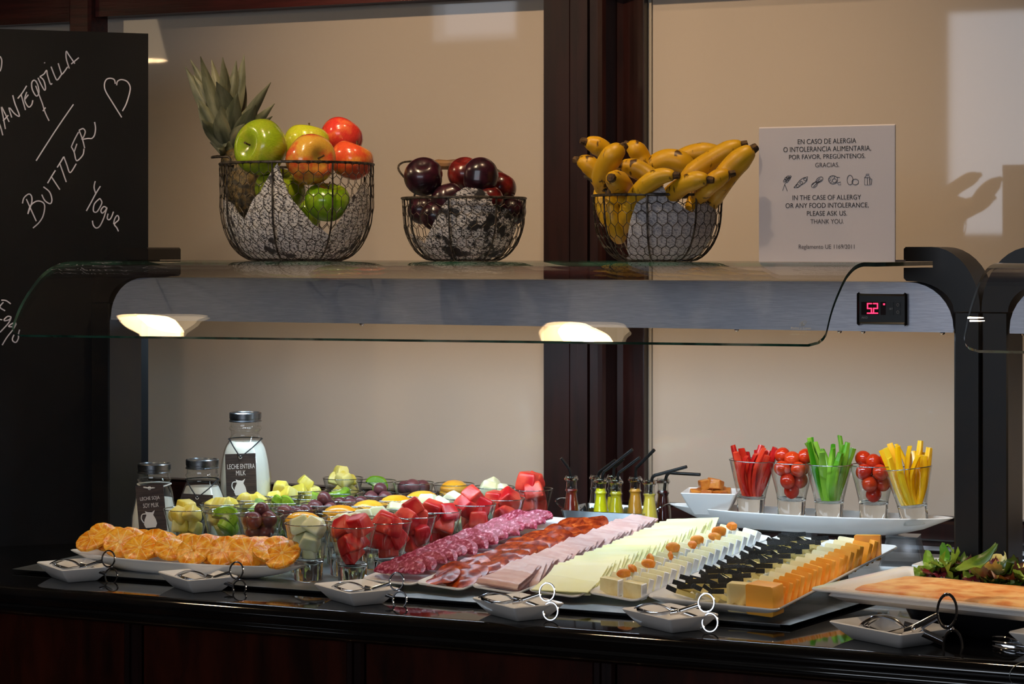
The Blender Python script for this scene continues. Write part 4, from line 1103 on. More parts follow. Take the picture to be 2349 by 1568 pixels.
def fill(kind, p, i):
    nm, lb, ct = CN[kind]; kn = kind.replace('mango', 'peach'); lb = lb.split(' in a ')[0] + ' in the ' + ORD[i] + ' ' + kn + ' glass from the counter edge'; gp = kn + ' in the ' + ORD[i] + ' ' + kn + ' glass'
    def put(x, y, z, R, s_=1.0, k=0):
        me = PC[kind][k % len(PC[kind])]
        thing(nm, me, lb, ct, gp, mx=T(p.x + x, p.y + y, p.z + z) @ R @ Sc(s_))
    rr = lambda a=180: Rz(jit(a)) @ Rx(jit(a)) @ Ry(jit(a))
    if kind in ('pineapple', 'melon', 'watermelon'):
        big_ = 1.12 if kind == 'watermelon' else 1.0
        a0 = jit(3)
        put(jit(.002), jit(.002), .0455, rr(), 1.05, i)
        for q in range(2):
            a = a0 + q * pi + jit(.3); put(.0115*cos(a), .0115*sin(a), .064 + jit(.002), rr(40), 1.08 * big_, i + q)
        n = 3 if kind != 'watermelon' else 2
        for q in range(n):
            a = a0 + 1.2 + q * 2*pi/n + jit(.3); rad = .014 if n == 3 else .0125
            put(rad*cos(a), rad*sin(a), .086 + jit(.003) + (.004 if q == 0 else 0), rr(35), 1.15 * big_, i + q + 1)
        if kind == 'watermelon' and i in (2, 4, 6) or kind == 'pineapple' and i in (3, 4, 5):
            put(jit(.004), jit(.004), .105, rr(40), 1.15 if kind == 'watermelon' else 1.0, i)
        if kind == 'watermelon' and i == 6: put(-.004, 0, .104, rr(10), 1.5, 1)
    elif kind == 'kiwi':
        a0 = jit(3)
        put(0, 0, .046, rr(60), .8, i)
        for q in range(2): put(.008*cos(a0+q*pi), .008*sin(a0+q*pi), .063, Rx(90 + jit(25)) if q else rr(50), .85, i + q)
        put(.003, -.006, .080, Rz(TH*57.3 + jit(15)) @ Rx(70 + jit(12)) @ Rz(jit(60)), 1.0, 2 if i == 0 else i); put(-.008, .009, .086, Rz(jit(60)) @ Rx(jit(35)), .95, i + 1)
    elif kind == 'grape':
        put(0, 0, .046, rr(), .95)
        for q in range(3): a = q*2.1 + i; put(.0125*cos(a), .0125*sin(a), .0625 + jit(.002), rr(), 1.0)
        for q in range(4): a = q*pi/2 + i*.7; put(.0175*cos(a), .0175*sin(a), .0845 + jit(.003), rr(), 1.05)
        if i % 2 == 0: put(.002, .003, .100, rr(), 1.0)
    else:
        put(0, 0, .040, rr(20), .62); put(jit(.003), jit(.003), .056, rr(20), .82); put(jit(.003), jit(.003), .0765, Rz(jit(90)) @ Rx(jit(10)), 1.06)
        if i % 2 == 1: put(.003, -.003, .070, Rz(40) @ Rx(18), .95)
cup_xy = {}
for k, i, q in ctr:
    p = V((q.x, q.y, ZP)); cup_xy[(k, i)] = p
    cup(p, CL[k] + ', ' + ORD[i] + ' in its row from the counter edge', 'glasses of ' + k.replace('mango', 'peach') + ' set out on the steel plate')
    fill(k, p, i)

# ================================================================== MILK BOTTLES
MT['milk'] = M('milk', 'EDEBDF', rough=.3, sss=.3, sssr=(.01, .009, .008))
MT['lid'] = M('tin_lid', '8C9094', '6E7276', ns=60, rough=.3, metal=1, bump=.0002, bs=200)
MT['tagwood'] = M('dark_wood_print', '2A201E', '4A3A34', ns=30, lo=.35, hi=.7, rough=.6, stretch=(1, 1, 14), detail=5)
MT['cord'] = M('black_cord', '14181C', rough=.6); MT['cordw'] = M('white_cord', 'D8D4CC', rough=.6)
MT['tagwhite'] = M('white_print', 'E2DEDC', rough=.6)
def bottle(px, ytop, Dd, Hh, Rr, milk_t, label, tagspec, cordmat):
    b = PD(px, ytop, Dd); base = V((b.x, b.y, ZP)); Hh = b.z - ZP
    rl = .0283
    neck = Hh - .030; sh = Hh - .058
    pr = [(.0005, 0), (Rr - .006, 0), (Rr, .006), (Rr, Hh * .45), (Rr * .985, Hh * .52), (Rr * .93, Hh * .62), (Rr * .80, Hh * .73), (rl + .002, sh + .006), (rl - .002, sh + .016), (rl - .002, neck - .004), (rl + .001, neck), (rl + .001, neck + .003), (rl - .001, neck + .006), (rl - .001, Hh - .004)]
    if Hh < .2: pr = [(.0005, 0), (Rr - .005, 0), (Rr, .005), (Rr, Hh * .35), (Rr * .96, Hh * .45), (Rr * .86, Hh * .57), (rl + .003, Hh * .70), (rl - .001, Hh * .76), (rl - .001, neck - .003), (rl + .001, neck), (rl + .001, neck + .003), (rl - .001, neck + .006), (rl - .001, Hh - .004)]
    prs = smooth_profile(pr, 3)
    o = link('milk_bottle', MB().loft([[(r*cos(2*pi*j/36), r*sin(2*pi*j/36), z) for j in range(36)] for r, z in prs], False, False).mesh('milk_bottle', MT['bottle_glass'], True, 60))
    o.location = base; tag(o, label, 'bottle', 'glass milk bottles behind the fruit')
    zt = Hh * milk_t
    mp_ = [(max(.0004, r - .0025), max(z, .0035)) for r, z in prs if z <= zt]
    mp_.append((.0004, mp_[-1][1]))
    link('milk', MB().lathe(mp_, 32).mesh('milk', MT['milk'], True, 50), o)
    lp = [(rl - .002, Hh - .017), (rl + .0012, Hh - .0165), (rl + .0012, Hh - .015), (rl, Hh - .014), (rl, Hh - .011), (rl + .0008, Hh - .010), (rl + .0008, Hh - .0015), (rl - .0005, Hh), (rl - .003, Hh), (rl - .0035, Hh - .0012), (.0004, Hh - .0012)]
    link('lid', MB().lathe(lp, 40).mesh('lid', MT['lid'], True, 30), o)
    # hanging tag
    inv = o.matrix_local.inverted() if False else T(base).inverted()
    x0, y0, x1, y1, tilt, lines, jug = tagspec
    fd = (V((0, 0, 0)) - V((base.x, base.y, 0))).normalized()          # towards viewer
    rt_ = V((-fd.y, fd.x, 0))
    cpx = (x0 + x1) / 2; cpy = (y0 + y1) / 2
    Dt = Dd - Rr - .002
    def W(x, y, off=0): return inv @ PD(x, y, Dt - off)
    C0 = W(cpx, cpy); sc = Dt / F
    tw, th_ = (x1 - x0) * sc, (y1 - y0) * sc
    rot = Matrix.Rotation(radians(tilt), 4, 'Y')
    Rv = V((CS, SN, 0)); Fv = V((-SN, CS, 0))
    fmx = frame(C0, Rv, Fv, V((0, 0, 1))) @ rot
    tg = link('tag', MB().box((-tw/2, -.0005, -th_/2), (tw/2, .0005, th_/2)).mesh('tag', MT['tagwood'], False), o, fmx)
    tg['label'] = 'dark wood-printed paper tag'
    for s_, dx, dy, w_, h_ in lines:
        link('lettering', text_mesh(s_, w_ * sc, h_ * sc, MT['tagwhite']), tg, T(dx * sc, -.0009, dy * sc))
    # eyelet
    ey = th_/2 - 8 * sc
    link('eyelet', MB().tube([(3.2*sc*cos(t), -.0006, ey + 3.2*sc*sin(t)) for t in [2*pi*k/14 for k in range(14)]], .0007, 5, True).mesh('eyelet', MT['tagwhite']), tg)
    if jug is not None:
        jx_, jz_, js = jug
        out = [(-9, 16), (-7, 8), (-11, 0), (-13, -9), (-10, -16), (9, -16), (12, -9), (10, 0), (6, 8), (10, 17), (4, 13), (-4, 14)]
        poly = [((x * js + jx_) * sc, (z * js + jz_) * sc) for x, z in out]
        link('jug_print', MB().prism(poly, -.0009, -.0007).mesh('jug_print', MT['tagwhite'], False), tg)
        hp = [((x * js + jx_) * sc, -.0008, (z * js + jz_) * sc) for x, z in spline([(-8, 11), (-15, 10), (-17, 2), (-13, -6)])]
        link('jug_print', MB().tube(hp, .0009, 4).mesh('jug_print', MT['tagwhite']), tg)
    # cord round the neck
    ey_w = fmx @ V((0, -.0015, ey))
    zc_ = Hh - .036 if Hh < .2 else Hh - .048
    rc_ = rl + .001 if Hh < .2 else rl + .002
    a_v = math.atan2(fd.y, fd.x)
    ringp = [V((rc_*cos(a_v + t), rc_*sin(a_v + t), zc_)) for t in [radians(70 + 220 * k / 20) for k in range(21)]]
    for s_ in (0, -1):
        e = ringp[s_]; mid_ = (e + ey_w) / 2 + fd * .012
        link('cord', MB().tube(spline([tuple(e), tuple((e*2 + ey_w)/3 + fd*.014), tuple((e + ey_w*2)/3 + fd*.010), tuple(ey_w)], 6), .0012, 5).mesh('cord', MT[cordmat]), o)
    link('cord', MB().tube(ringp, .0012, 5).mesh('cord', MT[cordmat]), o)
bottle(563, 945, 4.10, 0, .0465, .79, 'tall glass milk bottle with tin lid and tag reading whole milk', (518, 1040, 588, 1150, -2, [('LECHE ENTERA', 1, 26, 63, 11), ('MILK', 0, 11, 22, 11)], (-2, -22, 1.15)), 'cord')
bottle(464, 1052, 4.02, 0, .0455, .70, 'squat glass milk bottle with tin lid and black cord, between two labelled bottles', (414, 1133, 486, 1235, 3, [], None), 'cord')
bottle(354, 1062, 3.97, 0, .0405, .62, 'squat glass bottle of soy milk with tin lid and white cord', (315, 1111, 379, 1219, -5, [('LECHE SOJA', -1, 22, 45, 10.5), ('SOY MLIK', 0, 7, 36, 10)], (-4, -25, 1.2)), 'cordw')

# ================================================================== ORANGE SLICES ON A BOAT DISH
def boat(Lh, Wh, h, rise, name, fl=.006):
    """pointed oval dish, half length Lh, half width Wh"""
    n = 48
    def ring(s_, z, zr_=0.0, w=1.0):
        out = []
        for k in range(n):
            t = 2*pi*k/n; x = cos(t); y = sin(t)
            yy = math.copysign(abs(y) ** 1.15, y)
            out.append((Lh * s_ * x, Wh * w * s_ * yy, z + zr_ * abs(x) ** 2.5))
        return out
    return MB().loft([ring(.55, 0), ring(.62, .001), ring(.80, h*.35, rise*.5), ring(.985, h - .003, rise), ring(1.0, h - .001, rise), ring(.99, h, rise), ring(.965, h - .003, rise), ring(.84, max(h*.45, fl + .003), rise*.55), ring(.70, fl), ring(.5, fl - .001)]).mesh(name, MT['white'], True, 60)
dl = PZ(137, 1268, ZP + .024); dr = PZ(680, 1305, ZP + .024)
dc = (dl + dr) / 2; dv = (dr - dl); dv.z = 0
ang = math.atan2(dv.y, dv.x)
dc = dc + V((-sin(ang), cos(ang), 0)) * .032
odish = thing('boat_dish', boat(dv.length / 2, .047, .024, .003, 'boat_dish', fl=.005), 'long white boat-shaped dish heaped with orange slices', 'dish', mx=T(dc.x, dc.y, ZP) @ Matrix.Rotation(ang, 4, 'Z'))
def orange_mat():
    m = bpy.data.materials.new('orange_slice_flesh'); m.use_nodes = True
    nt = m.node_tree; p = nt.nodes['Principled BSDF']; L = nt.links.new
    p.inputs['Roughness'].default_value = .25; p.inputs['Subsurface Weight'].default_value = .2; p.inputs['Subsurface Radius'].default_value = (.006, .003, .001)
    tc = nt.nodes.new('ShaderNodeTexCoord'); sx = nt.nodes.new('ShaderNodeSeparateXYZ'); L(tc.outputs['Object'], sx.inputs[0])
    at = nt.nodes.new('ShaderNodeMath'); at.operation = 'ARCTAN2'; L(sx.outputs['Y'], at.inputs[0]); L(sx.outputs['X'], at.inputs[1])
    ml = nt.nodes.new('ShaderNodeMath'); ml.operation = 'MULTIPLY'; ml.inputs[1].default_value = 10.0; L(at.outputs[0], ml.inputs[0])
    oi = nt.nodes.new('ShaderNodeObjectInfo')
    cs_ = nt.nodes.new('ShaderNodeMath'); cs_.operation = 'COSINE'; L(ml.outputs[0], cs_.inputs[0])
    cm = nt.nodes.new('ShaderNodeCombineXYZ'); L(sx.outputs['X'], cm.inputs[0]); L(sx.outputs['Y'], cm.inputs[1])
    ln = nt.nodes.new('ShaderNodeVectorMath'); ln.operation = 'LENGTH'; L(cm.outputs[0], ln.inputs[0])
    # membrane width shrinks outward
    r1 = nt.nodes.new('ShaderNodeMapRange'); r1.inputs['From Min'].default_value = 0; r1.inputs['From Max'].default_value = .028; r1.inputs['To Min'].default_value = .80; r1.inputs['To Max'].default_value = .992; L(ln.outputs['Value'], r1.inputs['Value'])
    gt = nt.nodes.new('ShaderNodeMath'); gt.operation = 'GREATER_THAN'; L(cs_.outputs[0], gt.inputs[0]); L(r1.outputs[0], gt.inputs[1])
    co = nt.nodes.new('ShaderNodeMath'); co.operation = 'LESS_THAN'; co.inputs[1].default_value = .0032; L(ln.outputs['Value'], co.inputs[0])
    mxm = nt.nodes.new('ShaderNodeMath'); mxm.operation = 'MAXIMUM'; L(gt.outputs[0], mxm.inputs[0]); L(co.outputs[0], mxm.inputs[1])
    nz = nt.nodes.new('ShaderNodeTexNoise'); nz.inputs['Scale'].default_value = 130; nz.inputs['Detail'].default_value = 4; L(tc.outputs['Object'], nz.inputs['Vector'])
    cr = nt.nodes.new('ShaderNodeValToRGB'); e = cr.color_ramp.elements; e[0].position = .36; e[0].color = lin('E67E00'); e[1].position = .62; e[1].color = lin('FFB838'); L(nz.outputs['Fac'], cr.inputs[0])
    k = nt.nodes.new('ShaderNodeMath'); k.operation = 'MULTIPLY'; k.inputs[1].default_value = .75; L(mxm.outputs[0], k.inputs[0])
    mx = nt.nodes.new('ShaderNodeMix'); mx.data_type = 'RGBA'; L(k.outputs[0], mx.inputs['Factor']); L(cr.outputs[0], mx.inputs['A']); mx.inputs['B'].default_value = lin('FFD98A')
    L(mx.outputs['Result'], p.inputs['Base Color'])
    bp = nt.nodes.new('ShaderNodeBump'); bp.inputs['Distance'].default_value = .0012; L(nz.outputs['Fac'], bp.inputs['Height']); L(bp.outputs[0], p.inputs['Normal'])
    return m
MT['orange'] = orange_mat()
def orange_slice(seed):
    n = 40; r0 = .0300
    def ring(s_, z): return [((r0 * s_ * (1 + .018*sin(13*t + seed) + .02*noise.noise(V((cos(t)*3, sin(t)*3, seed))))) * cos(t), (r0 * s_ * (1 + .018*sin(13*t + seed))) * sin(t), z) for t in [2*pi*k/n for k in range(n)]]
    return MB().loft([ring(.05, -.0035), ring(.9, -.0035), ring(1, -.002), ring(1, .002), ring(.93, .0038), ring(.5, .0042), ring(.05, .0038)]).mesh('orange_slice', MT['orange'], True, 40)
OS = [orange_slice(s_) for s_ in (1, 2, 3)]
def orange_at(px, py, off, tilt, yaw, s_=1.0):
    # off: distance behind the dish axis
    base = PZ(px, 1290, ZP + .04)
    d = ray(px, py); 
    # point on the sight line above the dish axis line + offset
    n2 = V((-sin(ang), cos(ang), 0)); q0 = V((dc.x, dc.y, 0)) + n2 * off
    t = (q0.dot(n2)) / V((d.x, d.y, 0)).dot(n2)
    p = EYE + d * t
    # face towards the viewer, tilted back
    mx = T(p) @ Rz(math.degrees(TH) + yaw) @ Rx(90 - tilt) @ Rz(jit(180)) @ Sc(s_)
    thing('orange_slice', random.choice(OS), 'juicy peeled orange slice overlapping others on the boat dish', 'orange slice', 'orange slices on the boat dish', mx=mx)
for i, (x, y) in enumerate([(213, 1241), (276, 1249), (322, 1262), (392, 1262), (445, 1266), (512, 1268), (566, 1272), (618, 1268), (648, 1275)]):
    orange_at(x, y - 4, -.012 + .006 * (i % 2), 46 + jit(14), jit(32), .97 + jit(.05))
for i, (x, y) in enumerate([(240, 1231), (300, 1240), (350, 1246), (420, 1250), (478, 1258), (540, 1258), (592, 1262), (640, 1262)]):
    orange_at(x, y, .006 + .004 * (i % 2), 50 + jit(12), jit(35), .97 + jit(.05))
for i, (x, y) in enumerate([(262, 1234), (315, 1239), (372, 1243), (432, 1250), (492, 1258), (552, 1255), (610, 1262)]):
    orange_at(x, y, .024, 52 + jit(10), jit(35), .92)
# ================================================================== PLATTERS OF COLD CUTS AND CHEESE
LP = .45
def along(p0, x, y, L_):
    d = ray(x, y); lo, hi = .3, 8.0
    t = 2.5
    while t < 6:
        q = EYE + d * t
        if q.y > p0.y and (V((q.x, q.y, 0)) - V((p0.x, p0.y, 0))).length >= L_: return q
        t += .002
    return q
fr = [(830, 1326), (941, 1338), (1066, 1346), (1197, 1354), (1331, 1363), (1472, 1368), (1790, 1394)]
bk = [(1190, 1177), (1316, 1189), (1434, 1198), (1549, 1207), (1664, 1216), (1779, 1226), (2070, 1250)]
RIMZ = ZP + .018
plat = []
plab = ['long white platter of folded pink salami slices beside the watermelon glasses', 'long white platter of overlapping chorizo slices', 'long white platter of folded pale ham slices', 'long white platter of thin yellow cheese slices',
        'long white platter of brie wedges with dried apricots', 'wide white platter of black-rinded cheese wedges and orange cheese slices']
for i in range(6):
    RIMZ = ZP + (.0135 if i < 5 else .0205)
    fl, fr_ = PZ(*fr[i], RIMZ), PZ(*fr[i+1], RIMZ)
    bl, br = along(fl, *bk[i], LP), along(fr_, *bk[i+1], LP)
    mf, mb = (fl + fr_) / 2, (bl + br) / 2
    ex = ((fr_ - fl).normalized() + (br - bl).normalized()).normalized(); 
    ey = (mb - mf).normalized(); ex = (ex - ey * ex.dot(ey)).normalized(); ez = ex.cross(ey)
    w = ((fr_ - fl).length + (br - bl).length) / 2 * .975; L_ = (mb - mf).length
    h = .013 if i < 5 else .020
    org = mf - ez * h
    mx = frame(org, ex, ey, ez)
    m = tray(w, L_, h, w - .030 if i < 5 else w - .05, L_ - .05, t=.004, r=.012)
    # the flat dish flares upward at its ends
    m.v = [(x, y + L_ / 2, z) for x, y, z in m.v]
    thing('serving_platter', m.mesh('serving_platter', MT['white'], True, 50), plab[i], 'platter', 'long white platters on the steel plate', mx=mx)
    plat.append((mx, w, L_, h))
# riser bars that prop up the far ends
bar0, bar1 = plat[0], plat[5]
pA = bar0[0] @ V((-bar0[1] * .35, bar0[2] * .78, -.001)); pB = bar1[0] @ V((bar1[1] * .30, bar1[2] * .78, -.001))
dd = V((pB.x - pA.x, pB.y - pA.y, 0)); la = dd.length; zl = min(pA.z, pB.z) - ZP - .002
rb_ = MB().box((0, -.012, zl - .006), (la, .012, zl)).box((.01, -.02, 0), (.03, .02, zl - .006)).box((la - .03, -.02, 0), (la - .01, .02, zl - .006)).box((la/2 - .01, -.02, 0), (la/2 + .01, .02, zl - .006))
thing('riser_bar', rb_.mesh('riser_bar', MT['black'], False), 'black riser bar propping up the far ends of the platters', 'riser', mx=frame(V((pA.x, pA.y, ZP)), dd.normalized(), V((-dd.y, dd.x, 0)).normalized(), V((0, 0, 1))))

def disc_fold(r, fold, seed, th=.0016, wav=.0022):
    """round slice folded over on itself; fold 0 flat .. 1 folded in half"""
    n = 26; nr = 5
    def P(u, v, off):
        x, y = u, v
        # fold about the x axis: y<0 half turns over the top
        if y < 0 and fold > 0:
            R = .0042; a = min(pi * fold, -y / R)
            yy = -R * sin(a) if -y <= R * pi * fold else -R * sin(pi * fold) + (-y - R * pi * fold) * cos(pi * fold) * -1 * -1
            if -y > R * pi * fold: yy = -R * sin(pi * fold) - (-y - R*pi*fold) * cos(pi * fold)
            zz = R * (1 - cos(a)) if -y <= R * pi * fold else R * (1 - cos(pi * fold)) + (-y - R*pi*fold) * sin(pi * fold)
            y, z = yy, zz
        else: z = 0
        z += wav * noise.noise(V((u * 45, v * 45, seed))) + wav * .6 * sin(u * 90 + seed) * abs(u) / r
        return (x, y, z + off)
    m = MB()
    for off in (0, th):
        c0 = len(m.v); m.v.append(P(0, 0, off))
        for i in range(1, nr + 1):
            for k in range(n):
                t = 2*pi*k/n; q = r * i / nr * (1 + .03 * noise.noise(V((cos(t)*2, sin(t)*2, seed))))
                m.v.append(P(q*cos(t), q*sin(t), off))
        for k in range(n): m.f.append((c0, c0 + 1 + k, c0 + 1 + (k+1) % n))
        for i in range(nr - 1):
            for k in range(n):
                a = c0 + 1 + i*n; b = a + n; m.f.append((a + k, b + k, b + (k+1) % n, a + (k+1) % n))
    tot = 1 + n * nr
    for k in range(n):
        a = 1 + (nr-1)*n + k; b = 1 + (nr-1)*n + (k+1) % n; m.f.append((a, b, b + tot, a + tot))
    return m
MT['salami'] = M('salami', '8E2238', 'B4506A', ns=150, lo=.45, hi=.58, rough=.38, sss=.1, sssr=(.004, .002, .002), c3='DDA0AC', bump=.0003, bs=200)
MT['chorizo'] = M('chorizo', '6E1C06', 'A03810', ns=70, lo=.36, hi=.56, rough=.25, c3='C05A22', sss=.08, sssr=(.004, .002, .001), bump=.0003, bs=120)
MT['ham'] = M('cooked_ham', 'CFA49C', 'D9B7B0', ns=26, rough=.35, sss=.2, sssr=(.006, .004, .003), stretch=(1, 3, 3))
MT['slice_cheese'] = M('pale_yellow_cheese', 'F1EBAA', 'F4EFBC', ns=10, rough=.4, sss=.25, sssr=(.006, .006, .003))
SAL = [disc_fold(.034, .93, s_).mesh('salami_slice', MT['salami'], True, 60) for s_ in (1, 4, 8)]
CHO = [disc_fold(.029, .0, s_, wav=.004).mesh('chorizo_slice', MT['chorizo'], True, 60) for s_ in (2, 5, 9)]
def put_on(pl, x, y, z, R, me, name, label, cat, group=None, s_=1.0):
    return thing(name, me, label, cat, group, mx=pl[0] @ T(x, y, z) @ R @ Sc(s_))
FL = .0045
n = 14
for q in range(n):
    for cside in (-1, 1):
        t = q / (n - 1); y = .030 + t * (LP - .085)
        put_on(plat[0], cside * .017 + jit(.004), y + (.012 if cside > 0 else 0), FL + .012, Rz(jit(22) + cside * 12) @ Rx(26 + jit(6)) @ Ry(jit(6)), random.choice(SAL), 'salami_slice', ORD[q] + ' folded salami slice from the counter edge, ' + ('watermelon' if cside < 0 else 'chorizo') + ' side of the platter', 'salami', 'salami slices on the first long platter', .84)
for q in range(15):
    for cside in (-1, 1):
        t = q / 14; y = .035 + t * (LP - .08)
        put_on(plat[1], cside * .015 + jit(.004), y + (.01 if cside > 0 else 0), FL + .010, Rz(jit(180)) @ Matrix.Identity(4), CHO[q % 3], 'chorizo_slice', ORD[q] + ' thin red chorizo slice from the counter edge, ' + ('salami' if cside < 0 else 'ham') + ' side of the platter', 'chorizo', 'chorizo slices on the second long platter', .98).matrix_local = plat[1][0] @ T(cside * .015 + jit(.004), y + (.01 if cside > 0 else 0), FL + .010) @ Rx(17 + jit(5)) @ Ry(jit(8)) @ Rz(jit(180))
def sheet(w, l, th, bend, seed, cut=None, nx=10, ny=10):
    """thin rectangular slice; bend lifts the far edge"""
    rows0, rows1 = [], []
    for i in range(ny + 1):
        r0, r1 = [], []
        for j in range(nx + 1):
            x = (j / nx - .5) * w; y = (i / ny - .5) * l
            if cut: 
                k = cut(x / w, y / l); x *= k[0]; y *= k[1]
            z = bend * (y / l) ** 2 + .0006 * noise.noise(V((x * 50, y * 50, seed)))
            r0.append((x, y, z)); r1.append((x, y, z + th))
        rows0.append(r0); rows1.append(r1)
    m = MB().grid(rows0).grid(rows1)
    e0 = rows0[0] + [r[-1] for r in rows0[1:]] + rows0[-1][-2::-1] + [r[0] for r in rows0[-2:0:-1]]
    e1 = rows1[0] + [r[-1] for r in rows1[1:]] + rows1[-1][-2::-1] + [r[0] for r in rows1[-2:0:-1]]
    b = len(m.v); k = len(e0)
    m.v += e0 + e1
    for i in range(k): m.f.append((b + i, b + (i+1) % k, b + k + (i+1) % k, b + k + i))
    return m
def ham_mesh(seed):
    # square slice folded into a rounded triangle: two leaves joined at a curled fold
    m = MB(); n_ = 12
    w = .078; rows = []
    prof = []
    for k in range(15):
        t = k / 14
        if t < .42: prof.append((.036 - t / .42 * .07, .0))
        elif t < .58: a = (t - .42) / .16 * pi; prof.append((-.034 - .005 * sin(a), .005 * (1 - cos(a)) / 1))
        else: prof.append((-.034 + (t - .58) / .42 * .062, .010 - (t - .58) / .42 * .003))
    for off in (0, .0017):
        rr_ = []
        for k, (y, z) in enumerate(prof):
            ww = w * (1 - .38 * max(0, (y + .034) / .07))
            rr_.append([((j / n_ - .5) * ww, y, z + off * (1 if k < 7 else -1) + .0012 * noise.noise(V((j * .5, y * 50, seed)))) for j in range(n_ + 1)])
        m.grid(rr_)
    return m.mesh('ham_slice', MT['ham'], True, 60)
HAM = [ham_mesh(s_) for s_ in (1, 2, 3)]
for q in range(20):
    t = q / 19; y = .045 + t * (LP - .085)
    put_on(plat[2], jit(.004), y, FL + .012, Rz(jit(10)) @ Rx(20 + jit(4)) if q else Rx(6), HAM[q % 3], 'ham_slice', ORD[q] + ' folded pale pink ham slice from the counter edge', 'ham', 'ham slices on the third long platter', 1.0)
CHS = [sheet(.090, .088, .0017, .003, s_).mesh('cheese_slice', MT['slice_cheese'], True, 50) for s_ in (1, 2, 3)]
for q in range(28):
    t = q / 27; y = .048 + t * (LP - .09)
    put_on(plat[3], jit(.0025), y, FL + .012, Rx(16 + jit(1.5)) @ Rz(16 + jit(4)) if q else Rx(4) @ Rz(14), CHS[q % 3], 'cheese_slice', ORD[q] + ' thin square pale yellow cheese slice from the counter edge', 'cheese', 'yellow cheese slices on the fourth long platter', 1.0)

# brie
MT['brie'] = M('brie_paste', 'EFE9C2', 'F3EED2', ns=40, rough=.45, sss=.25, sssr=(.006, .006, .004), bump=.0004, bs=90)
MT['brie_gold'] = M('ripe_brie_paste', 'DDC88A', 'E8D9A4', ns=40, rough=.4, sss=.2, sssr=(.006, .005, .003), bump=.0004, bs=90)
MT['rind'] = M('white_brie_rind', 'E9E8EA', 'F3F2F2', ns=60, rough=.7, bump=.0005, bs=140)
def wedge_mesh(w, hgt, th, mat, nm):
    # slab: front face w x hgt, thickness th, narrowing to one end
    poly = [(-w/2, 0), (w/2, 0), (w/2, hgt * .96), (w/2 - .002, hgt), (-w/2 + .002, hgt), (-w/2, hgt * .96)]
    m = MB()
    f = lambda y, s_: [(x * s_, y, z * (.5 + .5 * s_)) for x, z in poly]
    m.loft([f(-th/2, .97), f(-th/2 + .0008, 1), f(th/2 - .0008, 1), f(th/2, .97)])
    return m.mesh(nm, mat, True, 30)
BR = wedge_mesh(.030, .026, .011, MT['brie'], 'brie_piece'); BRG = wedge_mesh(.036, .027, .014, MT['brie_gold'], 'brie_piece')
def rind_mesh(w, hgt, th):
    return MB().loft([[(w/2 - .0004, y, z) for y, z in ((-th/2 + .0005, 0), (th/2 - .0005, 0), (th/2 - .0005, hgt), (-th/2 + .0005, hgt))], [(w/2 + .0018, y, z) for y, z in ((-th/2, .001), (th/2, .001), (th/2, hgt - .001), (-th/2, hgt - .001))]]).mesh('rind', MT['rind'], True, 50)
RN = rind_mesh(.030, .026, .0115); RNG = rind_mesh(.036, .027, .0145)
pw = plat[4][1]
for cidx, x in enumerate((-.024, .017)):
    for q in range(17):
        t = q / 16; y = .034 + t * (LP - .075)
        gold = q == 0
        o = put_on(plat[4], x + (.004 if gold else 0), y, FL, Rz(-10 + jit(6)) @ Rx(-24 + jit(4)) if not gold else Rz(-4), BRG if gold else BR, 'brie_piece',
                   'golden ripe brie piece heading the row beside the ' + ('yellow slices' if cidx == 0 else 'black-rinded cheese') if gold else ORD[q] + ' brie piece from the counter edge in the row beside the ' + ('yellow slices' if cidx == 0 else 'black-rinded cheese'), 'cheese', 'ripe brie pieces heading the brie rows' if gold else 'brie pieces on the fifth long platter', .92 if gold else 1.0)
        link('rind', RNG if gold else RN, o)
MT['apricot'] = M('dried_apricot', 'D9791A', 'E8973A', ns=30, rough=.4, sss=.2, sssr=(.006, .003, .001), bump=.001, bs=60)
AP = MB().lathe([(.0004, -.003), (.008, -.0028), (.0115, 0), (.0085, .003), (.0004, .002)], 16).xform(Sc(1.15, .8, 1)).jitter(.0022, 130).mesh('dried_apricot', MT['apricot'], True, 70)
for q in range(11):
    t = q / 10; y = .05 + t * (LP - .10)
    put_on(plat[4], -.006 + jit(.005) - .010 * (q % 2), y, .033 + jit(.002), Rz(jit(60)) @ Rx(75 + jit(25)) @ Ry(jit(30)), AP, 'dried_apricot', 'orange dried apricot tucked between the brie pieces', 'apricot', 'dried apricots on the brie platter', (.85 + jit(.12)))

# black-rinded wedges, pale slices and orange slices on the wide platter
MT['manchego'] = M('semi_hard_cheese', 'EEDD92', 'F3E6AC', ns=14, rough=.45, sss=.2, sssr=(.006, .005, .003))
MT['blackrind'] = M('black_waxed_rind', '060607', '141517', ns=6, lo=.45, hi=.6, rough=.35, bump=.0012, bs=160, stretch=(4, 1, 4))
def tri(w, l, th):
    poly = [(-w/2, 0), (w/2, 0), (.0012, l), (-.0012, l)]
    f = lambda s_, z: [(x * s_, .0 + (y - l*.35) * s_ + l*.35, z) for x, y in poly]
    return MB().loft([f(.98, 0), f(1, .0006), f(1, th - .0006), f(.98, th)]).mesh('cheese_wedge', MT['manchego'], True, 30)
TW = tri(.036, .052, .0085)
def rindbar(w, th):
    m = MB().box((-w/2, -.0018, -.0002), (w/2, .0006, th + .0002))
    for k in range(12):          # ridges of the plaited pattern
        x0 = -w/2 + (k + .5) * w / 12
        m.box((x0 - w/60, -.0026, .0004), (x0 + w/60, -.0016, th - .0004))
    return m.mesh('rind', MT['blackrind'], False)
RB = rindbar(.036, .0085)
FW = plat[5][1]
k = 0
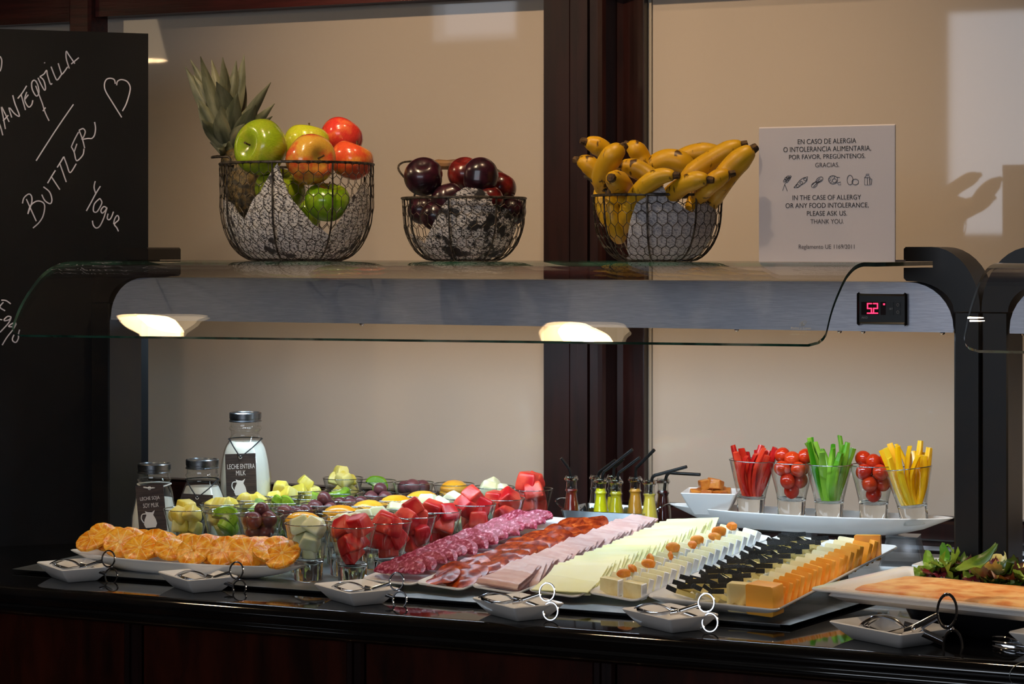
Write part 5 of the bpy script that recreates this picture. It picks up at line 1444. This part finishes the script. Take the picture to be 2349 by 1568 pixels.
for q in range(17):
    for cidx in range(4):
        t = q / 16; y = .026 + t * (LP - .075) + (.010 if cidx % 2 else 0)
        x = -FW / 2 + .030 + cidx * .021 + jit(.003)
        yaw = (28 if cidx % 2 else -34) + jit(14)
        o = put_on(plat[5], x, y, FL + .019 + .003 * (k % 3), Rz(yaw) @ Rx(-30 + jit(7)), TW, 'cheese_wedge', 'thin cheese wedge with ridged black rind in the herringbone heap', 'cheese', 'black-rinded cheese wedges on the wide platter', .80)
        link('rind', RB, o); k += 1
MT['emmental'] = M('pale_holed_cheese', 'F0E3B4', 'F3EAC6', ns=12, rough=.42, sss=.25, sssr=(.006, .006, .003))
MT['emm_front'] = M('deep_pale_cheese', 'E9D28C', 'EEDCA0', ns=12, rough=.42, sss=.25, sssr=(.006, .005, .003))
MT['cheddar'] = M('orange_cheese', 'F2A22A', 'F5B044', ns=12, rough=.4, sss=.25, sssr=(.006, .004, .001))
def slab(w, h_, th, mat, nm):
    return MB().loft([[(x, y, z) for x, z in rr2] for y, rr2 in ((-th/2, [(p[0]*.98, p[1] + h_/2) for p in rrect(w, h_, .003, 2)]), (-th/2 + .0006, [(p[0], p[1] + h_/2) for p in rrect(w, h_, .003, 2)]), (th/2 - .0006, [(p[0], p[1] + h_/2) for p in rrect(w, h_, .003, 2)]), (th/2, [(p[0]*.98, p[1] + h_/2) for p in rrect(w, h_, .003, 2)]))]).mesh(nm, mat, True, 35)
EM = slab(.034, .033, .0075, MT['emmental'], 'cheese_square'); EMF = slab(.040, .042, .016, MT['emm_front'], 'cheese_square'); CD = slab(.036, .036, .008, MT['cheddar'], 'cheese_square'); CDF = slab(.046, .044, .030, MT['cheddar'], 'cheese_square')
HP = ((-.008, .009), (.009, .008))
def drill(me):
    a = bpy.data.objects.new('drill_a', me); col.objects.link(a); tmp = [a]
    for hx, hz in HP:
        b = bpy.data.objects.new('drill_b', ball(.0046).mesh('drill_b')); col.objects.link(b); b.location = (hx, -.0070, hz); tmp.append(b)
        md = a.modifiers.new('hole', 'BOOLEAN'); md.operation = 'DIFFERENCE'; md.object = b; md.solver = 'EXACT'
    dg = bpy.context.evaluated_depsgraph_get(); dg.update()
    out = bpy.data.meshes.new_from_object(a.evaluated_get(dg)); out.name = 'cheese_block'
    for o_ in tmp: bpy.data.objects.remove(o_)
    out.materials.clear(); out.materials.append(MT['emm_front'])
    return out
EMF = drill(EMF)
HOLE = MB().loft([[(.0042*sin(pi/2*k/5)*cos(2*pi*j/16), .0042*sin(pi/2*k/5)*sin(2*pi*j/16), -.0056*cos(pi/2*k/5)) for j in range(16)] for k in range(1, 6)], True, False).mesh('hole', MT['emm_front'], True, 80)
xE = FW / 2 - .070; xC = FW / 2 - .036
for q in range(15):
    t = q / 14; y = .030 + t * (LP - .08)
    if q == 0:
        o = put_on(plat[5], xE + .002, y - .004, FL, Rz(6), EMF, 'cheese_block', 'pale cheese block with two round holes at the head of the pale row', 'cheese')
        for hx, hz in ((-.008, .009), (.009, .008)): link('hole', HOLE, o, T(hx, -.0081, hz) @ Rx(90))
    else:
        put_on(plat[5], xE - .002 + jit(.003), y, FL, Rz(-14 + jit(6)) @ Rx(-22 + jit(4)), EM, 'cheese_square', ORD[q] + ' pale ivory cheese square from the counter edge between black rinds and orange squares', 'cheese', 'pale cheese slabs on the wide platter')
for q in range(18):
    t = q / 17; y = .030 + t * (LP - .075)
    if q == 0: put_on(plat[5], xC + .004, y - .002, FL, Rz(-6), CDF, 'cheese_block', 'thick orange cheese block at the head of the orange row', 'cheese')
    elif q == 17: put_on(plat[5], xC + .004, y - .005, FL, Rz(20) @ Rx(-10), CDF, 'cheese_block', 'thick orange cheese block at the far end of the orange row', 'cheese', None, .9)
    else: put_on(plat[5], xC + jit(.003), y + .006, FL, Rz(-22 + jit(5)) @ Rx(-18 + jit(4)), CD, 'cheese_square', ORD[q] + ' orange cheese square from the counter edge along the platter wall', 'cheese', 'orange cheese slabs on the wide platter')

# ================================================================== SMALL DISHES AND TONGS
def wpt(x, y): return PZ(x, y, ZT)
DISH = tray(.118, .088, .025, .080, .052, t=.0035, r=.004)
DM_ = DISH.mesh('sauce_dish', MT['white'], True, 40)
def tongs_parts():
    parts = []
    def arm(rx, rz, rr_, sgn):
        ring = MB().tube([(rx + rr_[0]*cos(t), sgn*.0012, rz + rr_[1]*sin(t)) for t in [2*pi*k/24 for k in range(24)]], .0016, 6, True)
        d = V((rx, 0, rz)); e = d - d.normalized() * rr_[0] * 1.0
        a = MB()
        pts = spline([(-.014, sgn*.0015, -rz*.22), (0, sgn*.0015, 0), (e.x*.55, sgn*.0015, e.z*.55), (e.x, sgn*.0012, e.z)], 5)
        a.tube(pts, [.0042 - .0014 * abs(k/(len(pts)-1) - .35) for k in range(len(pts))], 6)
        a.v = [(x, sgn*.0015 + (y - sgn*.0015) * .35, z) for x, y, z in a.v]
        return ring, a
    up = arm(.040, .018, (.0118, .0148), -1); dn = arm(.047, -.013, (.0115, .0145), 1)
    # serving heads: slotted fork above, spoon below
    spoon = MB(); rows_ = []
    for i in range(9):
        t = i / 8; x = -.012 - .052 * t; w_ = .004 + .0115 * sin(pi * min(1, t * 1.05)) ** .7
        rows_.append([(x, w_ * u, -.004 - .006 * sin(pi*t) + .005 * abs(u) ** 2) for u in (-1, -.5, 0, .5, 1)])
    spoon.grid(rows_); b = list(spoon.v); fs = list(spoon.f); spoon.add([(x, y, z - .0009) for x, y, z in b], [tuple(reversed(f)) for f in fs])
    fork = MB()
    for u in (-1, -.33, .33, 1):
        fork.tube(spline([(-.014, u*.0015, .001), (-.026, u*.006, .007), (-.044, u*.0105, .009), (-.058, u*.0095, .004), (-.066, u*.008, -.001)], 4), .0012, 5)
    piv = MB().lathe([(.0003, -.0035), (.0026, -.0032), (.0034, -.002), (.0034, .002), (.0026, .0032), (.0003, .0035)], 14).xform(Rx(90))
    return [('finger_ring', up[0]), ('arm', up[1]), ('finger_ring', dn[0]), ('arm', dn[1]), ('spoon_head', spoon), ('fork_head', fork), ('pivot', piv)]
TP = [(nm, m_.mesh(nm, MT['chrome'], True, 50)) for nm, m_ in tongs_parts()]
def tong(p, yaw, roll, label, s_=1.0, pitch=0, group='scissor serving tongs resting in the small dishes'):
    o = link('serving_tongs', None); tag(o, label, 'tongs', group)
    o.matrix_local = T(p) @ Rz(yaw) @ Ry(pitch) @ Rx(roll) @ (Sc(*s_) if hasattr(s_, '__len__') else Sc(s_))
    for nm, me in TP: link(nm, me, o)
dn_ = ['before the oranges, nearer the chalkboard', 'before the oranges, nearer the melon glass', 'before the salami platter', 'before the ham platter', 'before the brie platter', 'before the omelette stand']
cor = [(157, 1337), (443, 1361), (812, 1391), (1187, 1426), (1541, 1453), (2065, 1488)]
piv_px = [(199, 1299), (490, 1326), (854, 1352), (1196, 1377), (1558, 1402), (2098, 1442)]
for i, (x, y) in enumerate(cor):
    f = wpt(x, y); rot = -33 if i < 5 else -30
    s_ = 1.0 if i < 5 else 1.2
    cpos = f - Rz(rot).to_3x3() @ V((.040 * s_, -.026 * s_, 0))
    thing('serving_dish', DM_, 'small white dish holding tongs ' + dn_[i], 'dish', 'small white dishes along the counter edge', mx=T(cpos.x, cpos.y, ZT) @ Rz(rot) @ Sc(s_, s_, 1.0))
    fD = -f.x * SN + f.y * CS
    q = PD(*piv_px[i], fD + (.022 if i < 5 else .004))
    tong(q, 6 if i < 5 else -12, -8, 'polished steel scissor tongs resting in the dish ' + dn_[i], (.97, .97, .88) if i < 5 else (1.2, 1.2, 1.5), 2 if i < 5 else -2)
# neighbouring dish at the edge of the frame with flat tongs below it
f = wpt(2452, 1497)
tong(PZ(2395, 1487, ZT + .005), -8, 88, 'steel scissor tongs lying flat on the counter past the omelette stand', 1.1, 0, None)
thing('serving_dish', DM_, 'small white dish beside the steel blades past the omelette stand', 'dish', mx=T(f.x, f.y, ZT) @ Rz(-19) @ Sc(1.1))

# ================================================================== JUICE TRAY
MT['tin'] = M('polished_tin', 'B9BEC2', 'A4A9AD', ns=20, rough=.16, metal=1)
YJ = 3.80
jl, jr = PY(1286, 1166, YJ - .055), PY(1476, 1179, YJ - .055)
jw = jr.x - jl.x; jd = .125; jc = V(((jl.x + jr.x) / 2, YJ, ZP)); jh = (jl.z + jr.z) / 2 - ZP
jt = tray(jw, jd, jh, jw - .035, jd - .03, t=.0016, r=.010)
jt = thing('juice_tray', jt.mesh('juice_tray', MT['tin'], True, 45), 'polished metal tray with wire handles holding little juice bottles', 'tray', mx=T(jc))
for s_ in (-1, 1):
    link('handle', MB().tube(spline([(s_*(jw/2 - .003), -.03, jh - .006), (s_*(jw/2 + .008), -.03, jh), (s_*(jw/2 + .022), -.026, jh + .010), (s_*(jw/2 + .026), 0, jh + .013), (s_*(jw/2 + .022), .026, jh + .010), (s_*(jw/2 + .008), .03, jh), (s_*(jw/2 - .003), .03, jh - .006)], 5), .0017, 6).mesh('handle', MT['tin']), jt)
    for yy in (-.03, .03): link('rivet', MB().lathe([(.0003, -.0015), (.0028, -.001), (.0028, .001), (.0003, .0015)], 10).mesh('rivet', MT['tin']), jt, T(s_*(jw/2 - .006), yy, jh - .012) @ Ry(90))
JB = [(.0004, 0), (.0165, 0), (.0185, .003), (.0185, .012), (.0175, .026), (.0145, .044), (.0110, .060), (.0098, .068), (.0118, .071), (.0098, .074), (.0095, .082), (.0115, .084), (.0115, .089), (.0098, .091)]
JS = smooth_profile(JB, 3)
JBM = MB().loft([[(r*cos(2*pi*j/24), r*sin(2*pi*j/24), z) for j in range(24)] for r, z in JS], False, False).mesh('juice_bottle', MT['glass'], True, 60)
JRM = MB().tube([(.0112*cos(2*pi*j/20), .0112*sin(2*pi*j/20), .0865) for j in range(20)], .0022, 6, True).mesh('lip', MT['rim_glass'])
def juice_mesh(level, mat):
    pr = [(max(.0004, r - .0012), max(.001, z)) for r, z in JS if z <= level]; pr.append((.0004, pr[-1][1]))
    return MB().lathe(pr, 22).mesh('juice', mat, True, 50)
JM = {'red': M('red_juice', '6A1A12', '7C2416', ns=10, rough=.15, sss=.2, sssr=(.01, .003, .002)), 'yellow': M('yellow_juice', 'E6DC10', rough=.2, sss=.3, sssr=(.01, .01, .002)), 'olive': M('golden_juice', 'B8A80A', 'C8B814', ns=8, rough=.15, sss=.3, sssr=(.01, .009, .002)),
      'orange': M('orange_juice', 'E8A83A', rough=.25, sss=.3, sssr=(.01, .006, .002)), 'pine': M('pineapple_juice', 'E8C84A', rough=.25, sss=.3, sssr=(.01, .008, .002)), 'clear': M('dark_olive_juice', '4A4410', rough=.12), 'dark': M('dark_red_juice', '3A0E10', rough=.15)}
# px of the mouth, depth offset, juice, level, straw: bend px, tip px
bts = [(1311, 1090, -.030, 'red', .073, (1305, 1074), (1287, 1050), 'amber red juice'), (1368, 1088, .024, 'clear', .045, (1378, 1080), (1412, 1055), 'dark olive juice'), (1378, 1096, -.030, 'yellow', .079, (1386, 1082), (1451, 1030), 'bright yellow juice'),
       (1407, 1088, .026, 'yellow', .062, (1409, 1072), (1430, 1052), 'yellow juice at the back of the tray'), (1413, 1098, -.036, 'olive', .076, (1420, 1084), (1468, 1048), 'golden juice'), (1457, 1092, .012, 'orange', .074, (1459, 1073), (1501, 1031), 'cloudy orange juice'),
       (1490, 1098, -.034, 'pine', .071, (1502, 1090), (1575, 1070), 'cloudy pineapple juice'), (1521, 1096, .020, 'dark', .076, (1535, 1084), (1606, 1088), 'dark red juice behind the pineapple juice')]
pos = []
for (x, y, dy, k_, lv, sb, st_, lb) in bts:
    p = PY(x, y, YJ + dy); D_ = -p.x * SN + p.y * CS
    pos.append([p.x, YJ + dy])
for it in range(300):
    for a in range(8):
        for b in range(a + 1, 8):
            d = V((pos[b][0] - pos[a][0], pos[b][1] - pos[a][1], 0))
            if d.length < .0385:
                e = d.normalized() * (.0386 - d.length) * .5; e.x *= .5
                pos[a][0] -= e.x; pos[a][1] -= e.y; pos[b][0] += e.x; pos[b][1] += e.y
for (x, y, dy, k_, lv, sb, st_, lb), (xx, yy) in zip(bts, pos):
    top = PY(x, y, yy); zb_ = ZP + .003; hsc = (top.z - zb_) / .091
    o = thing('juice_bottle', JBM, 'little glass bottle of ' + lb, 'bottle', 'juice bottles in the metal tray', mx=T(top.x, yy, zb_) @ Sc(1, 1, hsc))
    link('lip', JRM, o); link('juice', juice_mesh(lv, JM[k_]), o)
    b_ = PY(*sb, yy - .002); t_ = PY(*st_, yy - .01)
    sp = [(top.x - (b_.x - top.x) * .3, yy + .004, zb_ + .012), (top.x + (b_.x - top.x) * .3, yy, top.z - .01), tuple(b_), tuple(b_ + (t_ - b_) * .12), tuple(t_)]
    thing('drinking_straw', MB().tube(spline(sp, 6), .0030, 8).mesh('drinking_straw', MT['black'], True, 60), 'black bent straw in the bottle of ' + lb, 'straw', 'black straws in the juice bottles')

# ================================================================== VEGETABLE DISH ON ITS CLEAR STAND
YV = 3.76
vl, vr = PY(1535, 1166, YV), PY(2188, 1176, YV)
vc = (vl + vr) / 2; hb_ = .032
zv = vc.z - hb_ - .002
vb = thing('boat_dish', boat((vr.x - vl.x) / 2, .056, hb_, .003, 'boat_dish', fl=.021), 'long white boat-shaped dish of vegetable glasses raised on clear stands', 'dish', mx=T(vc.x, YV, zv) @ Rz(-.5))
MT['acrylic'] = thin_glass('clear_acrylic', (.74, .79, .84), edge=.6, base=.22, rough=.25, power=1.5)
for px, sl_ in ((1645, 'the fruit paste bowl'), (1832, 'the green peppers'), (2072, 'the yellow pepper glass')):
    a = PY(px, 1215, YV); w2, d2 = .030, .028
    hst = zv - ZP + .001
    rr1 = lambda s_, z: rrect(w2 * 2 * s_, d2 * 2 * s_, .004, 2, z)
    m = MB().loft([rr1(1.25, 0), rr1(1.2, .004), rr1(.9, hst - .004), rr1(.92, hst)])
    thing('acrylic_stand', m.mesh('acrylic_stand', MT['acrylic'], True, 30), 'clear acrylic block holding up the vegetable dish below ' + sl_, 'stand', 'clear stands under the vegetable dish', mx=T(a.x, YV, ZP) @ Rz(8))
MT['rpep'] = M('red_pepper', 'B01414', 'D43A20', ns=12, rough=.25, sss=.1, sssr=(.004, .001, .001)); MT['gpep'] = M('green_pepper', '3E8410', '86B43A', ns=9, rough=.22, sss=.1, sssr=(.003, .005, .001)); MT['ypep'] = M('yellow_pepper', 'F0B008', 'F6C828', ns=9, rough=.22, sss=.15, sssr=(.005, .004, .001))
MT['tomato'] = M('cherry_tomato_skin', 'B8220E', 'CC3A14', ns=6, rough=.15, coat=.4, sss=.08, sssr=(.005, .001, .001)); MT['calyx'] = M('tomato_scar', '8A7A2A', rough=.6)
def strip(L_, w, bend, seed):
    m = MB(); rings = []
    for i in range(9):
        t = i / 8; z = L_ * t; off = bend * (t - .5) ** 2 * 4 - bend
        ww = w * (.75 + .25 * sin(pi * t)) * (1 - .25 * t)
        rings.append([(x * ww / 2, y * .0035 + off + abs(x) ** 2 * .002, z) for x, y in ((-1, -.5), (-.6, -1), (.6, -1), (1, -.5), (1, .5), (.6, 1), (-.6, 1), (-1, .5))])
    return m.loft(rings).jitter(.0008, 90, seed)
zin = zv + .0215
vcups = [(1722, 'rpep'), (1815, 'tom'), (1902, 'gpep'), (2004, 'tom'), (2098, 'ypep')]
VY = [.006, .0, -.008, .004, -.012]; VT = [2, 1, 0, 0, -7]
vnames = {'rpep': ('red pepper strips', 'red_pepper_strip'), 'gpep': ('green pepper strips', 'green_pepper_strip'), 'ypep': ('yellow pepper strips', 'yellow_pepper_strip')}
TM = ball(.0128, 1, 1, 1.08).mesh('cherry_tomato', MT['tomato'], True, 70)
TS = MB().lathe([(.0003, .0132), (.0016, .0136), (.0022, .0128), (.0003, .0125)], 8).mesh('stem_scar', MT['calyx'])
nt_ = 0
for (px, kind), dy, tl in zip(vcups, VY, VT):
    a = PY(px, 1180, YV + dy); base = V((a.x, YV + dy, zin)); M0 = T(base) @ Ry(tl) @ Sc(1.04)
    if kind == 'tom':
        nt_ += 1
        where = 'between the red and green pepper glasses' if nt_ == 1 else 'between the green and yellow pepper glasses'
        cup(None, 'conical glass of cherry tomatoes ' + where, 'vegetable glasses on the raised dish', mx=M0)
        spots = [(0, 0, .044)] + [(.0135*cos(t), .0135*sin(t), .0615) for t in (.3, 2.4, 4.5)] + [(.019*cos(t), .019*sin(t), .0815) for t in (.9, 2.5, 4.0, 5.6)] + [(.0, .0, .097), (.021, .008, .102), (-.021, .012, .101)][:3 if nt_ == 1 else 3]
        for s_ in spots:
            o = thing('cherry_tomato', TM, 'glossy red cherry tomato in the glass ' + where, 'tomato', 'cherry tomatoes in the glass ' + where, mx=M0 @ T(s_) @ Rz(jit(180)) @ Rx(100 + jit(70)))
            link('stem_scar', TS, o)
    else:
        cup(None, 'conical glass of upright ' + vnames[kind][0], 'vegetable glasses on the raised dish', mx=M0)
        nn = 15; Lh = {'rpep': .080, 'gpep': .098, 'ypep': .094}[kind]
        for q in range(nn):
            t = q * 2.4 + .4; rad = .004 + .013 * math.sqrt((q + .5) / nn)
            L_ = Lh * random.uniform(.86, 1.12)
            me = strip(L_, (.0135 if kind == 'gpep' else .017) + jit(.003), jit(.008) + .003, q).mesh(vnames[kind][1], MT[kind], True, 50)
            lean = 10 + 11 * (rad / .018)
            thing(vnames[kind][1], me, vnames[kind][0][:-1].replace('strips', 'strip') + ' standing in the glass of ' + vnames[kind][0], 'pepper strip', vnames[kind][0] + ' in their glass', mx=M0 @ T(rad * .62 * cos(t), rad * .62 * sin(t), .0305) @ Rz(math.degrees(t)) @ Ry(lean * .9) @ Rz(jit(60)))
# square bowl of quince cubes
qa = PY(1632, 1165, YV - .005)
QB = MB(); hq = .040
QB = tray(.096, .096, hq, .056, .056, t=.003, r=.004)
thing('square_bowl', QB.mesh('square_bowl', MT['white'], True, 35), 'small square white bowl of amber fruit paste cubes', 'bowl', mx=T(qa.x, YV - .005, zin) @ Rz(12))
MT['quince'] = M('quince_paste', 'A8581A', 'C0782E', ns=60, rough=.3, sss=.3, sssr=(.006, .003, .001), bump=.0006, bs=200)
QM = [chunk(s_, .020, .018, .017, .1, .07).mesh('fruit_paste_cube', MT['quince'], True, 30) for s_ in (3, 6)]
for q, (x, y, z) in enumerate([(-.022, -.018, .034), (0, -.020, .034), (.021, -.018, .034), (-.02, .006, .035), (.003, .004, .036), (.023, .008, .035), (-.012, .024, .034), (.012, .024, .034), (-.010, -.008, .051), (.012, -.006, .051), (0, .012, .052)]):
    thing('fruit_paste_cube', QM[q % 2], 'sugared amber fruit paste cube heaped in the square white bowl', 'fruit paste', 'fruit paste cubes in the square bowl', mx=T(qa.x, YV - .005, zin) @ T(x, y, z) @ Rz(jit(60)) @ Rx(jit(20)))

# ================================================================== OMELETTE PLATTER ON ITS BLACK STAND
oz = ZT + .060
c1 = PZ(1856, 1347, oz); c2 = PZ(2392, 1403, oz)
oe = V((c2.x - c1.x, c2.y - c1.y, 0)); ow = oe.length; oe.normalize(); on_ = V((-oe.y, oe.x, 0))
od = .285; hp_ = .022
oc = V((c1.x, c1.y, 0)) + oe * ow / 2 + on_ * od / 2
OM = frame(V((oc.x, oc.y, oz - hp_)), oe, on_, V((0, 0, 1)))
thing('serving_platter', tray(ow, od, hp_, ow - .07, od - .07, t=.005, r=.010, lip=.022).mesh('serving_platter', MT['white'], True, 40), 'large white rectangular platter of omelette and salad on a black stand', 'platter', mx=OM)
st2 = MB().loft([rrect(.20, .17, .05, 6, 0), rrect(.215, .185, .055, 6, .006), rrect(.235, .205, .06, 6, .030), rrect(.24, .21, .06, 6, oz - hp_ - ZT - .001), rrect(.21, .18, .05, 6, oz - hp_ - ZT - .001)])
sp_ = OM @ V((.03, .03, 0))
thing('warming_stand', st2.mesh('warming_stand', MT['matte_black'], True, 40), 'matte black rounded warming stand under the omelette platter', 'stand', mx=T(sp_.x, sp_.y, ZT) @ Rz(-10))
MT['omelette'] = M('browned_omelette', 'F2C27E', 'DC8A44', ns=30, lo=.38, hi=.62, rough=.5, sss=.1, sssr=(.005, .003, .001), bump=.0016, bs=60, c3='B05A26', detail=6)
def omel():
    rings = []
    W_, D_ = ow - .085, od - .115
    for s_, z in ((.985, 0), (1.0, .003), (1.0, .009), (.985, .013), (.95, .0145), (.8, .0152), (.55, .0155), (.3, .0157), (.05, .0157)):
        rings.append([(x * (1 if s_ > .9 else 1), y, z) for x, y, _ in rrect(W_ * s_, D_ * s_, .02 * s_, 5)])
    # subdivide sides
    out = []
    for r in rings:
        rr_ = []
        for i in range(len(r)):
            a, b = V(r[i]), V(r[(i+1) % len(r)])
            k = 6
            for j in range(k): rr_.append(tuple(a.lerp(b, j / k)))
        out.append(rr_)
    return MB().loft(out).jitter(.0022, 28, 3).jitter(.0009, 90, 5)
thing('omelette', omel().mesh('omelette', MT['omelette'], True, 60), 'browned rectangular omelette lying on the large white platter', 'omelette', mx=OM @ T(.0, -.018, .0065))
def salad_leaf(L_, w, ruff, seed, mat):
    rows_ = []
    for i in range(11):
        t = i / 10; ww = w * (sin(pi * (t * .86 + .10)) ** .8)
        row = []
        for j in range(-4, 5):
            u = j / 4; row.append((u * ww + .002 * noise.noise(V((t*6, u*3, seed))), L_ * (t - .3), .012 * t * t + ruff * abs(u) ** 2 * (noise.noise(V((t * 7, u * 2.5, seed))) * 1.6 + .5) + .004 * sin(t * 5 + seed)))
        rows_.append(row)
    m = MB().grid(rows_); b = list(m.v); fs = list(m.f)
    m.add([(x, y, z - .0007) for x, y, z in b], [tuple(reversed(f)) for f in fs])
    return m.mesh('salad_leaf', mat, True, 80)
LM = [M('green_lettuce', '4E7A14', '8AAA3A', ns=25, rough=.35, sss=.1, sssr=(.002, .003, .001)), M('dark_green_leaf', '2E4A10', '5A7A22', ns=25, rough=.35), M('radicchio', '4A0E22', '7A1E38', ns=18, rough=.35, c3='D8B0B8'), M('brown_red_lettuce', '3A1C10', '6A3A22', ns=30, rough=.4, c3='7A8A3A'), M('pale_frisee', 'C8C070', 'DDD898', ns=30, rough=.4)]
lnames = ['bright green salad leaf', 'dark green salad leaf', 'purple-red radicchio leaf with pale rib', 'brown-red lettuce leaf', 'pale yellow frisee sprig']
for q in range(60):
    kd = [0, 2, 0, 3, 1, 0, 2, 3, 4, 1, 3, 0, 1, 4, 3, 0, 2, 3, 1, 0][q % 20]
    L_ = random.uniform(.035, .06); me = salad_leaf(L_, L_ * random.uniform(.3, .45), .010, q, LM[kd])
    x = -ow / 2 + .075 + (q % 20) * (ow - .12) / 20 + jit(.01); y = od / 2 - .048 + jit(.020) + (.008 if q >= 20 else 0); z = .016 + jit(.004) + (.009 if q >= 20 else 0)
    thing('salad_leaf', me, lnames[kd] + ' piled along the omelette', 'salad leaf', lnames[kd] + ' pieces beside the omelette', mx=OM @ T(x, y, z) @ Rz(jit(180)) @ Rx(jit(26) + 6) @ Ry(jit(30)))
big_leaf = salad_leaf(.075, .013, .003, 77, LM[0])
p1, p2 = PD(2200, 1312, 3.12), PD(2283, 1270, 3.15)
dz = (p2 - p1).normalized(); zz = V((0, -.3, 1)); xx_ = dz.cross(zz).normalized()
thing('salad_leaf', big_leaf, 'long pointed green leaf rising above the salad in front of the black post', 'salad leaf', None, mx=frame(p1 + (p2 - p1) * .3, xx_, dz, xx_.cross(dz)))
# white dish with basil behind the post
wd = PY(2172, 1278, 3.70)
BD = tray(.11, .11, .022, .075, .075, t=.004, r=.012)
zd = ZT
thing('serving_dish', BD.mesh('serving_dish', MT['white'], True, 40), 'white square plate with basil leaves half hidden behind the black post', 'plate', mx=T(wd.x + .005, 3.72, ZT) @ Rz(-6))
for q, (dx, dy_, a_, b_) in enumerate([(-.030, 0, 40, 15), (-.012, .012, -30, 60), (.012, 0, 100, 25)]):
    thing('basil_leaf', salad_leaf(.036, .012, .003, q + 90, LM[0]), 'fresh green basil leaf on the plate behind the post', 'basil leaf', 'basil leaves on the plate behind the post', mx=T(wd.x + dx, 3.72 + dy_, ZT + .018 + .006 * q) @ Rz(a_) @ Rx(b_))

# ================================================================== ROOM LAMPS (seen mirrored in the glass)
MT['shade'] = M('white_lamp_shade', 'F4E6D0', emis='FFDDB0', es=2.2, rough=.5)
SH = MB().lathe([(.030, .19), (.078, 0), (.076, 0), (.028, .188), (.0005, .188)], 32).mesh('shade', MT['shade'], True, 50)
CD2 = MB().tube([(0, 0, .188), (0, 0, .86)], .003, 6).mesh('cord', MT['black'])
MT['bulb'] = M('lamp_opening', 'FFFFFF', emis='FFD79A', es=22)
BU = MB().lathe([(.0005, .050), (.060, .050), (.060, .054), (.0005, .054)], 28).mesh('diffuser', MT['bulb'])
for i, (x, y, zz, lb, ln_) in enumerate([(-3.72, 2.7, 2.01, 'nearest the chalkboard', 'pendant_chalkboard_offscreen'), (-2.72, 2.62, 2.2, 'over the end of the canopy by the chalkboard', 'pendant_canopy_end_offscreen'), (-1.72, 2.66, 2.2, 'over the middle of the canopy', 'pendant_canopy_middle_offscreen')]):
    o = thing('pendant_lamp', SH, 'white conical pendant lamp hanging ' + lb, 'lamp', 'pendant lamps of the dining room', mx=T(x, y, zz))
    link('cord', CD2, o); link('diffuser', BU, o)
    lamp(ln_, 'POINT', (x, y, zz + .022), 8, (1.0, .8, .55), size=.02)
